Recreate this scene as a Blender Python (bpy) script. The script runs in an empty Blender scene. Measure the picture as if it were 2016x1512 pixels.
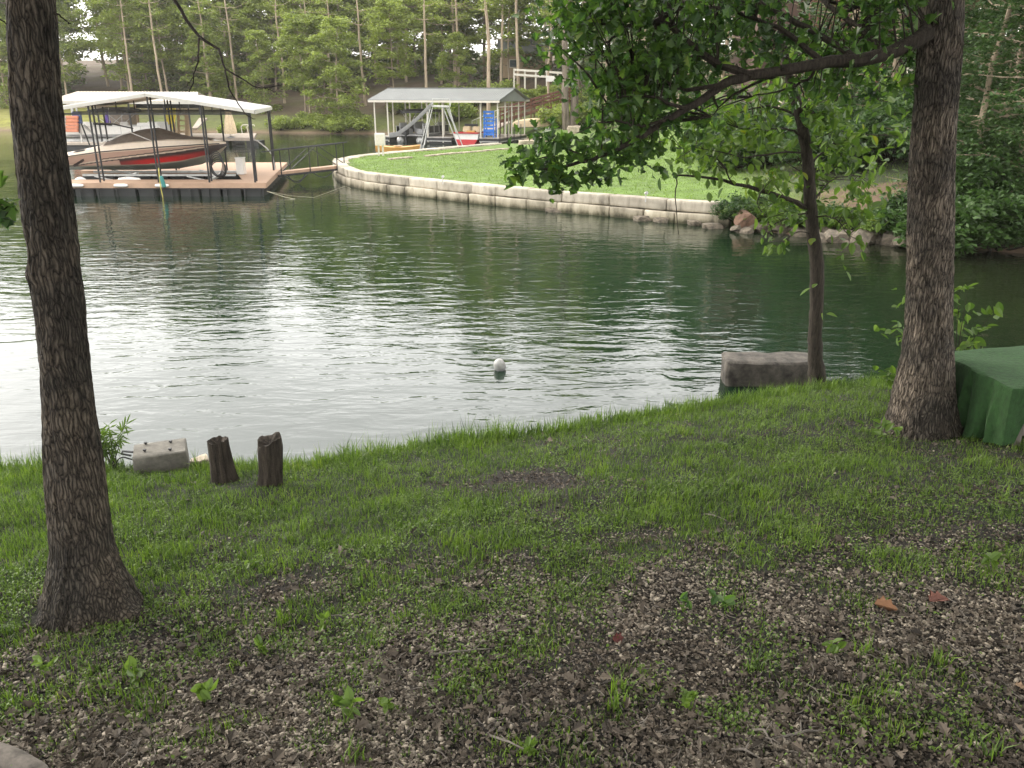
import bpy, bmesh, math, random
import numpy as np
from mathutils import Vector, Matrix, noise as mnoise
random.seed(7); RNG = np.random.default_rng(11)
C = bpy.context.scene.collection
S = bpy.context.scene
R = math.radians
# ------------------------------------------------------------------ camera
CAMH = 4.0; TH = R(19.6); FPX = 1631.0
cam = bpy.data.cameras.new('camera'); co = bpy.data.objects.new('camera', cam); C.objects.link(co)
cam.sensor_width = 36; cam.lens = 36*FPX/2016; cam.clip_start = 0.05; cam.clip_end = 2000
co.location = (0, 0, CAMH); co.rotation_euler = (R(90)-TH, 0, 0); S.camera = co
# ------------------------------------------------------------------ world, sun, exposure
SUN_EL, SUN_AZ = 34, 300          # azimuth clockwise from +Y: low in the hazy sky beyond the lake, to the left
w = bpy.data.worlds.new('World'); S.world = w; w.use_nodes = True
nt = w.node_tree; nt.nodes.clear()
sky = nt.nodes.new('ShaderNodeTexSky'); sky.sky_type = 'NISHITA'; sky.sun_disc = False
sky.sun_elevation = R(SUN_EL); sky.sun_rotation = R(SUN_AZ); sky.air_density = 1.0; sky.dust_density = 3.5; sky.ozone_density = 1.0
hs = nt.nodes.new('ShaderNodeHueSaturation'); hs.inputs['Saturation'].default_value = 0.28; hs.inputs['Value'].default_value = 1.0
tc = nt.nodes.new('ShaderNodeTexCoord'); cn = nt.nodes.new('ShaderNodeTexNoise'); cn.inputs['Scale'].default_value = 2.2; cn.inputs['Detail'].default_value = 5
mp = nt.nodes.new('ShaderNodeMapping'); mp.inputs['Scale'].default_value = (1, 1, 2.5)
cr = nt.nodes.new('ShaderNodeMapRange'); cr.inputs['From Min'].default_value = .35; cr.inputs['From Max'].default_value = .65; cr.inputs['To Min'].default_value = .85; cr.inputs['To Max'].default_value = 1.2
mx = nt.nodes.new('ShaderNodeMix'); mx.data_type = 'RGBA'; mx.blend_type = 'MULTIPLY'; mx.inputs[0].default_value = 1
bg = nt.nodes.new('ShaderNodeBackground'); bg.inputs['Strength'].default_value = 0.15
wo = nt.nodes.new('ShaderNodeOutputWorld')
L = nt.links.new
L(sky.outputs[0], hs.inputs['Color']); L(tc.outputs['Generated'], mp.inputs[0]); L(mp.outputs[0], cn.inputs['Vector']); L(cn.outputs[0], cr.inputs['Value'])
ov = nt.nodes.new('ShaderNodeMix'); ov.data_type = 'RGBA'; ov.inputs[0].default_value = .62; ov.inputs[7].default_value = (9.6, 9.3, 8.9, 1)   # thin bright overcast
L(hs.outputs[0], ov.inputs[6]); L(ov.outputs[2], mx.inputs[6]); L(cr.outputs[0], mx.inputs[7]); L(mx.outputs[2], bg.inputs['Color']); L(bg.outputs[0], wo.inputs[0])
sl = bpy.data.lights.new('sun', 'SUN'); sl.energy = 0.6; sl.angle = R(12); sl.color = (1, .90, .74)
so = bpy.data.objects.new('sun', sl); C.objects.link(so)
_d = Vector((math.sin(R(SUN_AZ))*math.cos(R(SUN_EL)), math.cos(R(SUN_AZ))*math.cos(R(SUN_EL)), math.sin(R(SUN_EL))))
so.rotation_euler = _d.to_track_quat('Z', 'Y').to_euler(); so.location = (-20, -20, 30)
S.view_settings.view_transform = 'Standard'; S.view_settings.look = 'None'; S.view_settings.gamma = 1
S.view_settings.exposure = 1.55
S.cycles.max_bounces = 6; S.cycles.transparent_max_bounces = 4; S.cycles.volume_bounces = 0
# ------------------------------------------------------------------ projection helpers (pixels of the photograph -> places)
ct, st = math.cos(TH), math.sin(TH)
def ray(px, py):
    a = (px-1008)/FPX; b = (756-py)/FPX
    return (a, ct+b*st, -st+b*ct)
def P(px, py, z=0.0):
    r = ray(px, py); t = (z-CAMH)/r[2]; return Vector((r[0]*t, r[1]*t, z))
def AY(px, py, y):
    r = ray(px, py); t = y/r[1]; return Vector((r[0]*t, y, CAMH+r[2]*t))
def mpx(y): return y/ct/FPX*1.0        # metres per photo pixel about depth y
# ------------------------------------------------------------------ mesh helpers
class MB:
    def __init__(s): s.v = []; s.f = []; s.mi = []; s.cur = 0
    def add(s, vs, fs):
        o = len(s.v); s.v += [tuple(p) for p in vs]; s.f += [tuple(i+o for i in f) for f in fs]; s.mi += [s.cur]*len(fs); return s
    def box(s, c, d, rz=0, rx=0, ry=0):
        M = Matrix.Translation(Vector(c)) @ Matrix.Rotation(rz, 4, 'Z') @ Matrix.Rotation(ry, 4, 'Y') @ Matrix.Rotation(rx, 4, 'X')
        vs = [M @ Vector((d[0]/2*x, d[1]/2*y, d[2]/2*z)) for x in (-1, 1) for y in (-1, 1) for z in (-1, 1)]
        return s.add(vs, [(0, 1, 3, 2), (4, 6, 7, 5), (0, 4, 5, 1), (2, 3, 7, 6), (0, 2, 6, 4), (1, 5, 7, 3)])
    def bar(s, a, b, w, h=None, up=(0, 0, 1)):
        h = h or w; a = Vector(a); b = Vector(b); d = (b-a).normalized(); u = Vector(up)
        if abs(d.dot(u)) > .95: u = Vector((0, 1, 0))
        x = d.cross(u).normalized(); y = x.cross(d).normalized()
        vs = [p+x*w/2*i+y*h/2*j for p in (a, b) for i, j in ((-1, -1), (1, -1), (1, 1), (-1, 1))]
        return s.add(vs, [(0, 3, 2, 1), (4, 5, 6, 7)]+[(k, (k+1) % 4, 4+(k+1) % 4, 4+k) for k in range(4)])
    def tube(s, pts, r, n=8, cap=True):
        pts = [Vector(p) for p in pts]; m = len(pts)
        rr = r if isinstance(r, (list, tuple)) else [r]*m
        vs = []; px = None
        for i, p in enumerate(pts):
            d = (pts[min(i+1, m-1)]-pts[max(i-1, 0)])
            d = d.normalized() if d.length > 1e-9 else Vector((0, 0, 1))
            if px is None:
                u = Vector((0, 0, 1)) if abs(d.z) < .9 else Vector((1, 0, 0)); px = d.cross(u).normalized()
            else:
                px = (px-d*px.dot(d)); px = px.normalized() if px.length > 1e-6 else d.orthogonal().normalized()
            py = d.cross(px)
            vs += [p+px*math.cos(2*math.pi*k/n)*rr[i]+py*math.sin(2*math.pi*k/n)*rr[i] for k in range(n)]
        fs = [(i*n+k, i*n+(k+1) % n, (i+1)*n+(k+1) % n, (i+1)*n+k) for i in range(m-1) for k in range(n)]
        if cap: fs += [tuple(range(n-1, -1, -1)), tuple((m-1)*n+k for k in range(n))]
        return s.add(vs, fs)
    def lathe(s, prof, c=(0, 0, 0), n=20, axis=None):
        vs = [(r*math.cos(2*math.pi*k/n), r*math.sin(2*math.pi*k/n), z) for r, z in prof for k in range(n)]
        M = Matrix.Translation(Vector(c)) @ (axis if axis else Matrix.Identity(4))
        vs = [M @ Vector(v) for v in vs]; m = len(prof)
        fs = [(i*n+k, i*n+(k+1) % n, (i+1)*n+(k+1) % n, (i+1)*n+k) for i in range(m-1) for k in range(n)]
        fs += [tuple(range(n-1, -1, -1)), tuple((m-1)*n+k for k in range(n))]
        return s.add(vs, fs)
    def prism(s, poly, z0, z1):
        n = len(poly); vs = [(x, y, z0) for x, y in poly]+[(x, y, z1) for x, y in poly]
        return s.add(vs, [tuple(range(n-1, -1, -1)), tuple(range(n, 2*n))]+[(k, (k+1) % n, n+(k+1) % n, n+k) for k in range(n)])
    def loft(s, rings, closed=True, cap=True):
        n = len(rings[0]); vs = [p for r in rings for p in r]; m = len(rings)
        fs = [(i*n+k, i*n+(k+1) % n, (i+1)*n+(k+1) % n, (i+1)*n+k) for i in range(m-1) for k in range(n if closed else n-1)]
        if cap: fs += [tuple(range(n-1, -1, -1)), tuple((m-1)*n+k for k in range(n))]
        return s.add(vs, fs)
    def slab(s, q, t):      # quad q (4 points) with thickness t downwards
        q = [Vector(p) for p in q]; vs = q+[p-Vector((0, 0, t)) for p in q]
        return s.add(vs, [(0, 1, 2, 3), (7, 6, 5, 4)]+[(k, 4+k, 4+(k+1) % 4, (k+1) % 4) for k in range(4)])
    def build(s, name, mat, parent=None, smooth=False, bevel=0, org=None, sharp=None):
        me = bpy.data.meshes.new(name)
        o = Vector(org) if org is not None else (ORG.get(parent, Vector((0, 0, 0))) if parent else Vector((0, 0, 0)))
        me.from_pydata([(a[0]-o.x, a[1]-o.y, a[2]-o.z) for a in s.v], [], s.f)
        mats = mat if isinstance(mat, (list, tuple)) else [mat]
        for m in mats: me.materials.append(m)
        if len(mats) > 1: me.polygons.foreach_set('material_index', s.mi)
        bm = bmesh.new(); bm.from_mesh(me); bmesh.ops.recalc_face_normals(bm, faces=bm.faces)
        if bevel: bmesh.ops.bevel(bm, geom=[e for e in bm.edges if len(e.link_faces) == 2 and e.calc_face_angle(0) > .6], offset=bevel, segments=2, affect='EDGES', clamp_overlap=True)
        if smooth: 
            for f in bm.faces: f.smooth = True
        bm.to_mesh(me); bm.free()
        if smooth: me.set_sharp_from_angle(angle=sharp or R(40))
        ob = bpy.data.objects.new(name, me); C.objects.link(ob)
        if parent: ob.parent = parent; ORG[ob] = o
        elif org is not None: ob.location = o; ORG[ob] = o
        return ob
ORG = {}
def tag(o, label=None, cat=None, group=None, kind=None):
    if label: o['label'] = label
    if cat: o['category'] = cat
    if group: o['group'] = group
    if kind: o['kind'] = kind
    return o
def thing(name, loc, label, cat, group=None):
    o = bpy.data.objects.new(name, None); o.empty_display_size = .3; C.objects.link(o); o.location = loc
    ORG[o] = Vector(loc); return tag(o, label, cat, group)
def copy_tree(o, parent=None):
    c = o.copy(); C.objects.link(c)
    if parent: c.parent = parent
    for ch in list(o.children): copy_tree(ch, c)
    return c
def npmesh(name, V, F, mat, smooth=False, colors=None, parent=None, loc=None):
    """fast mesh from arrays; F is (n,3) or (n,4), or a list of both"""
    Fs = F if isinstance(F, list) else [F]
    me = bpy.data.meshes.new(name); me.vertices.add(len(V)); me.vertices.foreach_set('co', np.asarray(V, dtype=np.float32).ravel())
    nl = sum(f.size for f in Fs); nf = sum(len(f) for f in Fs)
    me.loops.add(nl); me.loops.foreach_set('vertex_index', np.concatenate([f.ravel() for f in Fs]).astype(np.int32))
    tot = np.concatenate([np.full(len(f), f.shape[1]) for f in Fs]); st_ = np.concatenate([[0], np.cumsum(tot)[:-1]])
    me.polygons.add(nf); me.polygons.foreach_set('loop_start', st_.astype(np.int32))
    if smooth: me.polygons.foreach_set('use_smooth', np.ones(nf, dtype=bool))
    if colors is not None:
        a = me.color_attributes.new('col', 'FLOAT_COLOR', 'POINT'); c4 = np.ones((len(V), 4), dtype=np.float32); c4[:, :3] = colors; a.data.foreach_set('color', c4.ravel())
    me.update(); me.validate(); me.materials.append(mat)
    ob = bpy.data.objects.new(name, me); C.objects.link(ob)
    if parent: ob.parent = parent
    if loc is not None: ob.location = loc
    return ob
# numpy value noise
_perm = RNG.random((256, 256)).astype(np.float64)
def vnoise(x, y, s=1.0, oct=4, seed=0):
    x = np.asarray(x, float)*s+seed*17.3; y = np.asarray(y, float)*s+seed*31.7; r = 0; a = 1; t = 0
    for _ in range(oct):
        xi = np.floor(x).astype(int); yi = np.floor(y).astype(int); fx = x-xi; fy = y-yi
        fx = fx*fx*(3-2*fx); fy = fy*fy*(3-2*fy)
        g = lambda i, j: _perm[(xi+i) % 256, (yi+j) % 256]
        r = r+a*((g(0, 0)*(1-fx)+g(1, 0)*fx)*(1-fy)+(g(0, 1)*(1-fx)+g(1, 1)*fx)*fy); t += a; a *= .5; x = x*2.03+5; y = y*2.03+9
    return r/t
def sm(a, b, x): t = np.clip((x-a)/(b-a), 0, 1); return t*t*(3-2*t)
# ------------------------------------------------------------------ materials
def new(name):
    m = bpy.data.materials.new(name); m.use_nodes = True; n = m.node_tree; b = n.nodes['Principled BSDF']; return m, n, b
def N(n, t, **k):
    x = n.nodes.new('ShaderNode'+t)
    for a, v in k.items():
        if a in x.inputs: x.inputs[a].default_value = v
        else: setattr(x, a, v)
    return x
def ramp(n, stops):
    r = n.nodes.new('ShaderNodeValToRGB'); e = r.color_ramp.elements
    while len(e) > 1: e.remove(e[0])
    e[0].position = stops[0][0]; e[0].color = (*stops[0][1], 1)
    for p, c in stops[1:]: k = e.new(p); k.color = (*c, 1)
    return r
def plain(name, c, rough=.5, metal=0, var=.12, scale=6, bump=0, stretch=(1, 1, 1), spec=None):
    m, n, b = new(name); tcn = N(n, 'TexCoord'); mpn = N(n, 'Mapping'); mpn.inputs['Scale'].default_value = stretch
    no = N(n, 'TexNoise', Scale=scale, Detail=6, Roughness=.65)
    n.links.new(tcn.outputs['Object'], mpn.inputs[0]); n.links.new(mpn.outputs[0], no.inputs['Vector'])
    lo = tuple(max(0, x*(1-var*1.6)) for x in c); hi = tuple(min(1, x*(1+var)) for x in c)
    r = ramp(n, [(.3, lo), (.7, hi)]); n.links.new(no.outputs[0], r.inputs[0]); n.links.new(r.outputs[0], b.inputs['Base Color'])
    b.inputs['Roughness'].default_value = rough; b.inputs['Metallic'].default_value = metal
    if spec is not None: b.inputs['Specular IOR Level'].default_value = spec
    if bump:
        bp = N(n, 'Bump', Strength=.8, Distance=bump); n.links.new(no.outputs[0], bp.inputs['Height']); n.links.new(bp.outputs[0], b.inputs['Normal'])
    return m
def vcol(name, rough=.5, nscale=30, amt=.35, bump=0.0):
    m, n, b = new(name); a = N(n, 'VertexColor', layer_name='col'); tcn = N(n, 'TexCoord')
    no = N(n, 'TexNoise', Scale=nscale, Detail=8, Roughness=.7); n.links.new(tcn.outputs['Object'], no.inputs['Vector'])
    mr = N(n, 'MapRange'); mr.inputs['From Min'].default_value = .3; mr.inputs['From Max'].default_value = .7; mr.inputs['To Min'].default_value = 1-amt; mr.inputs['To Max'].default_value = 1+amt
    n.links.new(no.outputs[0], mr.inputs['Value']); mm = N(n, 'Mix', data_type='RGBA', blend_type='MULTIPLY'); mm.inputs[0].default_value = 1
    n.links.new(a.outputs[0], mm.inputs[6]); n.links.new(mr.outputs[0], mm.inputs[7]); n.links.new(mm.outputs[2], b.inputs['Base Color']); b.inputs['Roughness'].default_value = rough
    if bump:
        bp = N(n, 'Bump', Strength=1, Distance=bump); n.links.new(no.outputs[0], bp.inputs['Height']); n.links.new(bp.outputs[0], b.inputs['Normal'])
    return m
def leafmat(name, c1, c2, trans=.3, rough=.45, nscale=1.2, objvar=.25, yellow=None):
    m, n, b = new(name); geo = N(n, 'NewGeometry'); no = N(n, 'TexNoise', Scale=nscale, Detail=3); n.links.new(geo.outputs['Position'], no.inputs['Vector'])
    ri = N(n, 'ObjectInfo'); isl = geo.outputs['Random Per Island']
    ad = N(n, 'Math', operation='MULTIPLY_ADD'); ad.inputs[1].default_value = .55; n.links.new(isl, ad.inputs[0])
    a2 = N(n, 'Math', operation='MULTIPLY'); a2.inputs[1].default_value = .6; n.links.new(no.outputs[0], a2.inputs[0]); n.links.new(a2.outputs[0], ad.inputs[2])
    a3 = N(n, 'Math', operation='MULTIPLY_ADD'); a3.inputs[1].default_value = objvar; n.links.new(ri.outputs['Random'], a3.inputs[0]); n.links.new(ad.outputs[0], a3.inputs[2])
    stops = [(.2, c1), (.85, c2)]
    if yellow: stops += [(1.0, yellow)]
    r = ramp(n, stops); n.links.new(a3.outputs[0], r.inputs[0]); n.links.new(r.outputs[0], b.inputs['Base Color'])
    b.inputs['Roughness'].default_value = rough; b.inputs['Specular IOR Level'].default_value = .35
    tr = N(n, 'BsdfTranslucent'); hv = N(n, 'HueSaturation', Saturation=1.1, Value=1.5); n.links.new(r.outputs[0], hv.inputs['Color']); n.links.new(hv.outputs[0], tr.inputs[0])
    ms = N(n, 'MixShader'); ms.inputs[0].default_value = trans; n.links.new(b.outputs[0], ms.inputs[1]); n.links.new(tr.outputs[0], ms.inputs[2])
    n.links.new(ms.outputs[0], n.nodes['Material Output'].inputs[0]); return m
def furrowed(name, c1, c2, c3, sc=15, zs=.2, dist=.035, moss=None):
    m, n, b = new(name); tcn = N(n, 'TexCoord'); mpn = N(n, 'Mapping'); mpn.inputs['Scale'].default_value = (1, 1, zs)
    wn = N(n, 'TexNoise', Scale=6, Detail=4); n.links.new(tcn.outputs['Object'], wn.inputs['Vector']); wm = N(n, 'VectorMath', operation='MULTIPLY_ADD'); wm.inputs[1].default_value = (.07, .07, .15)
    n.links.new(wn.outputs[1], wm.inputs[0]); n.links.new(tcn.outputs['Object'], wm.inputs[2]); n.links.new(wm.outputs[0], mpn.inputs[0])
    vo = N(n, 'TexVoronoi', feature='DISTANCE_TO_EDGE', Scale=sc*1.6); n.links.new(mpn.outputs[0], vo.inputs['Vector'])
    fi = N(n, 'TexNoise', Scale=sc*3, Detail=6, Roughness=.7); mp2 = N(n, 'Mapping'); mp2.inputs['Scale'].default_value = (1, 1, .2); n.links.new(wm.outputs[0], mp2.inputs[0]); n.links.new(mp2.outputs[0], fi.inputs['Vector'])
    md = N(n, 'MapRange'); md.inputs['From Min'].default_value = 0; md.inputs['From Max'].default_value = .28; md.inputs['To Max'].default_value = .62; n.links.new(vo.outputs['Distance'], md.inputs['Value'])
    ad = N(n, 'Math', operation='MULTIPLY_ADD'); ad.inputs[1].default_value = .7; n.links.new(fi.outputs[0], ad.inputs[0]); n.links.new(md.outputs[0], ad.inputs[2])
    r = ramp(n, [(.34, c1), (.62, c2), (.80, c2), (1.0, c3)]); n.links.new(ad.outputs[0], r.inputs[0])
    big = N(n, 'TexNoise', Scale=2.4, Detail=5, Roughness=.6); n.links.new(tcn.outputs['Object'], big.inputs['Vector']); mr = ramp(n, [(.42, (.55, .55, .55)), (.62, (1.25, 1.2, 1.15))]); n.links.new(big.outputs[0], mr.inputs[0])
    mm = N(n, 'Mix', data_type='RGBA', blend_type='MULTIPLY'); mm.inputs[0].default_value = 1; n.links.new(r.outputs[0], mm.inputs[6]); n.links.new(mr.outputs[0], mm.inputs[7]); n.links.new(mm.outputs[2], b.inputs['Base Color'])
    b.inputs['Roughness'].default_value = .8; b.inputs['Specular IOR Level'].default_value = .3
    bp = N(n, 'Bump', Strength=1, Distance=dist); n.links.new(ad.outputs[0], bp.inputs['Height']); n.links.new(bp.outputs[0], b.inputs['Normal']); return m
def barkmat(name, c1, c2, scale=22, zs=.13, dist=.02, moss=None):
    m, n, b = new(name); tcn = N(n, 'TexCoord'); mpn = N(n, 'Mapping'); mpn.inputs['Scale'].default_value = (1, 1, zs)
    n.links.new(tcn.outputs['Object'], mpn.inputs[0])
    no = N(n, 'TexNoise', Scale=scale, Detail=7, Roughness=.6, Distortion=.4); n.links.new(mpn.outputs[0], no.inputs['Vector'])
    n2 = N(n, 'TexNoise', Scale=scale*4, Detail=5, Roughness=.7); mp2 = N(n, 'Mapping'); mp2.inputs['Scale'].default_value = (1, 1, .45); n.links.new(tcn.outputs['Object'], mp2.inputs[0]); n.links.new(mp2.outputs[0], n2.inputs['Vector'])
    mu = N(n, 'Mix', data_type='FLOAT'); mu.inputs[0].default_value = .35; n.links.new(no.outputs[0], mu.inputs[2]); n.links.new(n2.outputs[0], mu.inputs[3])
    r = ramp(n, [(.36, c1), (.62, c2), (.72, tuple(min(1, x*1.5) for x in c2))]); n.links.new(mu.outputs[0], r.inputs[0])
    n3 = N(n, 'TexNoise', Scale=2.2, Detail=4); n.links.new(tcn.outputs['Object'], n3.inputs['Vector'])
    if moss:
        mr = ramp(n, [(.45, (0, 0, 0)), (.65, (.7, .7, .7))]); n.links.new(n3.outputs[0], mr.inputs[0]); mm = N(n, 'Mix', data_type='RGBA'); mm.inputs[7].default_value = (*moss, 1)
        n.links.new(mr.outputs[0], mm.inputs[0]); n.links.new(r.outputs[0], mm.inputs[6]); n.links.new(mm.outputs[2], b.inputs['Base Color'])
    else: n.links.new(r.outputs[0], b.inputs['Base Color'])
    b.inputs['Roughness'].default_value = .85; b.inputs['Specular IOR Level'].default_value = .2
    bp = N(n, 'Bump', Strength=1, Distance=dist); n.links.new(mu.outputs[0], bp.inputs['Height']); n.links.new(bp.outputs[0], b.inputs['Normal']); return m
M = {}
M['leaf_far'] = leafmat('far_leaves', (.06, .10, .024), (.26, .32, .07), .35, nscale=.35, objvar=.3)
M['leaf_far_dark'] = leafmat('dark_far_leaves', (.04, .07, .025), (.13, .18, .05), .3, nscale=.35)
M['leaf_oak'] = leafmat('oak_leaves', (.02, .055, .018), (.09, .165, .032), .45, rough=.38, nscale=1.5, objvar=0, yellow=(.2, .26, .05))
M['leaf_elm'] = leafmat('elm_leaves', (.035, .075, .015), (.12, .19, .035), .45, nscale=2, objvar=0, yellow=(.26, .24, .03))
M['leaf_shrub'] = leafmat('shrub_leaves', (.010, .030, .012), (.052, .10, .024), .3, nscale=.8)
M['leaf_weed'] = leafmat('weed_leaves', (.035, .07, .013), (.13, .205, .035), .35, nscale=3)
M['bark_l'] = furrowed('left_bark', (.010, .008, .006), (.082, .068, .053), (.15, .128, .102), 33, .11, .026)
M['bark_r'] = furrowed('right_bark', (.014, .011, .009), (.118, .099, .079), (.215, .185, .15), 28, .13, .028)
M['bark_s'] = barkmat('small_bark', (.008, .007, .006), (.06, .049, .038), 50, .15, .008)
M['bark_far'] = barkmat('far_bark', (.16, .125, .09), (.46, .37, .27), 6, .1, .03)
M['bark_pale'] = barkmat('pale_bark', (.22, .17, .12), (.52, .42, .31), 6, .1, .03)
M['stump'] = barkmat('charred_stump_wood', (.004, .0035, .003), (.07, .056, .044), 38, .08, .02)
def wallstone():
    m, n, b = new('wall_limestone'); geo = N(n, 'NewGeometry'); sx = N(n, 'SeparateXYZ'); n.links.new(geo.outputs['Position'], sx.inputs[0])
    no = N(n, 'TexNoise', Scale=2.5, Detail=7, Roughness=.65); mpn = N(n, 'Mapping'); mpn.inputs['Scale'].default_value = (1, 1, .35); n.links.new(geo.outputs['Position'], mpn.inputs[0]); n.links.new(mpn.outputs[0], no.inputs['Vector'])
    r = ramp(n, [(.30, (.16, .14, .11)), (.47, (.38, .34, .27)), (.7, (.53, .48, .39))]); n.links.new(no.outputs[0], r.inputs[0])
    ad = N(n, 'Math', operation='MULTIPLY_ADD'); ad.inputs[1].default_value = .35; n.links.new(no.outputs[0], ad.inputs[0]); n.links.new(sx.outputs[2], ad.inputs[2])
    w_ = ramp(n, [(.20, (.16, .16, .10)), (.34, (.75, .74, .66)), (.6, (1, 1, 1))]); n.links.new(ad.outputs[0], w_.inputs[0])      # algae line at the water
    mm = N(n, 'Mix', data_type='RGBA', blend_type='MULTIPLY'); mm.inputs[0].default_value = 1; n.links.new(r.outputs[0], mm.inputs[6]); n.links.new(w_.outputs[0], mm.inputs[7])
    isl = N(n, 'MapRange'); isl.inputs['To Min'].default_value = .72; isl.inputs['To Max'].default_value = 1.12; n.links.new(geo.outputs['Random Per Island'], isl.inputs['Value'])
    m2 = N(n, 'Mix', data_type='RGBA', blend_type='MULTIPLY'); m2.inputs[0].default_value = 1; n.links.new(mm.outputs[2], m2.inputs[6]); n.links.new(isl.outputs[0], m2.inputs[7]); n.links.new(m2.outputs[2], b.inputs['Base Color'])
    b.inputs['Roughness'].default_value = .9; bp = N(n, 'Bump', Strength=1, Distance=.05); n.links.new(no.outputs[0], bp.inputs['Height']); n.links.new(bp.outputs[0], b.inputs['Normal']); return m
M['wallstone'] = wallstone()
M['limestone'] = plain('limestone', (.40, .34, .26), .9, var=.35, scale=3.5, bump=.03)
M['stone_dark'] = plain('weathered_stone', (.075, .066, .055), .92, var=.5, scale=6, bump=.04)
M['rock'] = plain('shore_rock', (.13, .108, .08), .9, var=.45, scale=5, bump=.03)
M['rock_red'] = plain('rust_rock', (.15, .088, .058), .9, var=.4, scale=6, bump=.03)
M['concrete'] = plain('concrete', (.145, .135, .115), .9, var=.25, scale=14, bump=.006)
M['deck'] = plain('brown_deck_boards', (.40, .265, .18), .75, var=.12, scale=2, stretch=(1, 12, 1))
M['deck_grey'] = plain('grey_deck_boards', (.42, .36, .30), .8, var=.15, scale=2)
M['deck_old'] = plain('weathered_deck_boards', (.32, .27, .22), .85, var=.2, scale=3)
M['black'] = plain('black_steel', (.02, .02, .022), .5, var=.2)
M['blackplastic'] = plain('black_plastic_float', (.018, .019, .021), .45, var=.3, scale=2)
M['galv'] = plain('galvanised_steel', (.52, .52, .50), .45, .3, var=.15)
M['pole_white'] = plain('cream_pole_paint', (.62, .58, .50), .5, var=.08)
M['roof_white'] = plain('white_metal_roof', (.60, .59, .57), .45, var=.03, scale=1)
M['roof_cream'] = plain('cream_metal_roof', (.56, .50, .41), .5, var=.05, scale=1)
M['roof_grey'] = plain('grey_metal_roof', (.19, .20, .195), .5, var=.08, scale=1)
M['fascia'] = plain('roof_fascia', (.50, .48, .43), .6, var=.08)
M['white'] = plain('white_gelcoat', (.74, .72, .68), .25, var=.05)
M['cream'] = plain('cream_gelcoat', (.80, .68, .55), .25, var=.05)
M['taupe'] = plain('taupe_canvas', (.17, .135, .11), .9, var=.2, scale=4)
M['grey'] = plain('grey_plastic', (.26, .26, .26), .5, var=.1)
M['red'] = plain('red_gelcoat', (.48, .03, .035), .25, var=.05)
M['blue'] = plain('blue_plastic', (.02, .16, .60), .4, var=.05)
M['purple'] = plain('purple_canvas', (.16, .10, .42), .8, var=.15)
M['yellow'] = plain('yellow_canvas', (.85, .68, .08), .7, var=.1)
M['beige'] = plain('beige_canvas', (.66, .52, .34), .85, var=.12)
M['teal'] = plain('teal_bumper', (.04, .22, .20), .5, var=.1)
M['rope'] = plain('rope', (.45, .42, .30), .9)
M['ropey'] = plain('yellow_rope', (.50, .45, .10), .9)
M['wood_red'] = plain('red_stained_wood', (.15, .062, .04), .8, var=.25, scale=2)
M['brick'] = plain('brown_siding', (.08, .045, .034), .85, var=.25, scale=1.5)
M['tan'] = plain('tan_siding', (.42, .31, .20), .85, var=.1)
M['glass'] = plain('window_glass', (.05, .07, .09), .1)
M['orange'] = plain('orange_kayak', (.55, .30, .08), .4, var=.05)
M['carpet'] = plain('green_outdoor_carpet', (.020, .062, .014), .97, var=.25, scale=22, bump=.02, stretch=(1, 1, .6))
M['woodgrey'] = plain('grey_wood', (.16, .14, .12), .9, var=.4, scale=12, stretch=(1, 1, .2))
M['litter'] = leafmat('leaf_litter', (.011, .009, .007), (.15, .122, .094), .05, rough=.8, nscale=6, objvar=0)
M['stone_chip'] = leafmat('gravel_chips', (.05, .042, .034), (.34, .295, .235), .0, rough=.85, nscale=5, objvar=0)
M['grass'] = leafmat('grass_blades', (.012, .034, .008), (.15, .24, .035), .35, rough=.4, nscale=2.2, objvar=.0, yellow=(.27, .30, .07))
M['lawn'] = leafmat('lawn_blades', (.095, .155, .025), (.18, .27, .045), .3, nscale=.8, objvar=0)
M['grass_dry'] = leafmat('dry_grass', (.10, .08, .04), (.25, .21, .10), .2, nscale=2, objvar=0)
# ------------------------------------------------------------------ terrain
EX = [-60, -12, -6.5, -4.7, -3.6, -3.0, -2.14, -.6, 1.15, 2.67, 3.97, 5.0, 7, 12, 20, 60]
EY = [9.5, 8.0, 7.7, 7.65, 7.75, 7.75, 7.8, 8.4, 9.08, 9.66, 10.2, 10.35, 10.3, 10.5, 11, 12]
def edgeY(x): return np.interp(x, EX, EY)+.10*(vnoise(x, np.zeros_like(np.asarray(x, float)), 1.3, 3)-.5)
def near_h(x, y, fine=True):
    x = np.asarray(x, float); y = np.asarray(y, float); d = edgeY(x)-y
    z = np.interp(d, [-3, -.5, -.22, 0, .25, 1, 3, 4.5, 6, 12, 40], [-2.2, -.55, -.05, .30, .40, .55, .86, 1.10, 1.28, 1.7, 3.0])
    if fine: z = z+sm(-.1, .5, d)*((vnoise(x, y, .9, 3, 2)-.5)*.16+(vnoise(x, y, 7, 3, 3)-.5)*.035)
    return z
def G(px, py):          # where a photo pixel meets the near bank
    r = ray(px, py); t = 1.5
    while t < 30:
        p = Vector((0, 0, CAMH))+Vector(r)*t
        if p.z < float(near_h(p.x, p.y)): return p
        t += .01
    return P(px, py, .4)
def gz(x, y): return float(near_h(x, y))
xs = np.concatenate([np.linspace(-60, -9, 30)[:-1], np.arange(-9, 9.01, .055), np.linspace(9, 60, 30)[1:]])
ys = np.concatenate([np.linspace(-40, -2, 20)[:-1], np.arange(-2, 11.6, .055), [12.2, 13.5, 15]])
def grid(xs, ys, hf):
    X, Y = np.meshgrid(xs, ys); Z = hf(X, Y); nx = len(xs); V = np.stack([X, Y, Z], -1).reshape(-1, 3)
    i = np.arange(len(ys)-1)[:, None]*nx+np.arange(nx-1)[None]; F = np.stack([i, i+1, i+nx+1, i+nx], -1).reshape(-1, 4)
    return V, F
V, F = grid(xs, ys, near_h)
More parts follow.
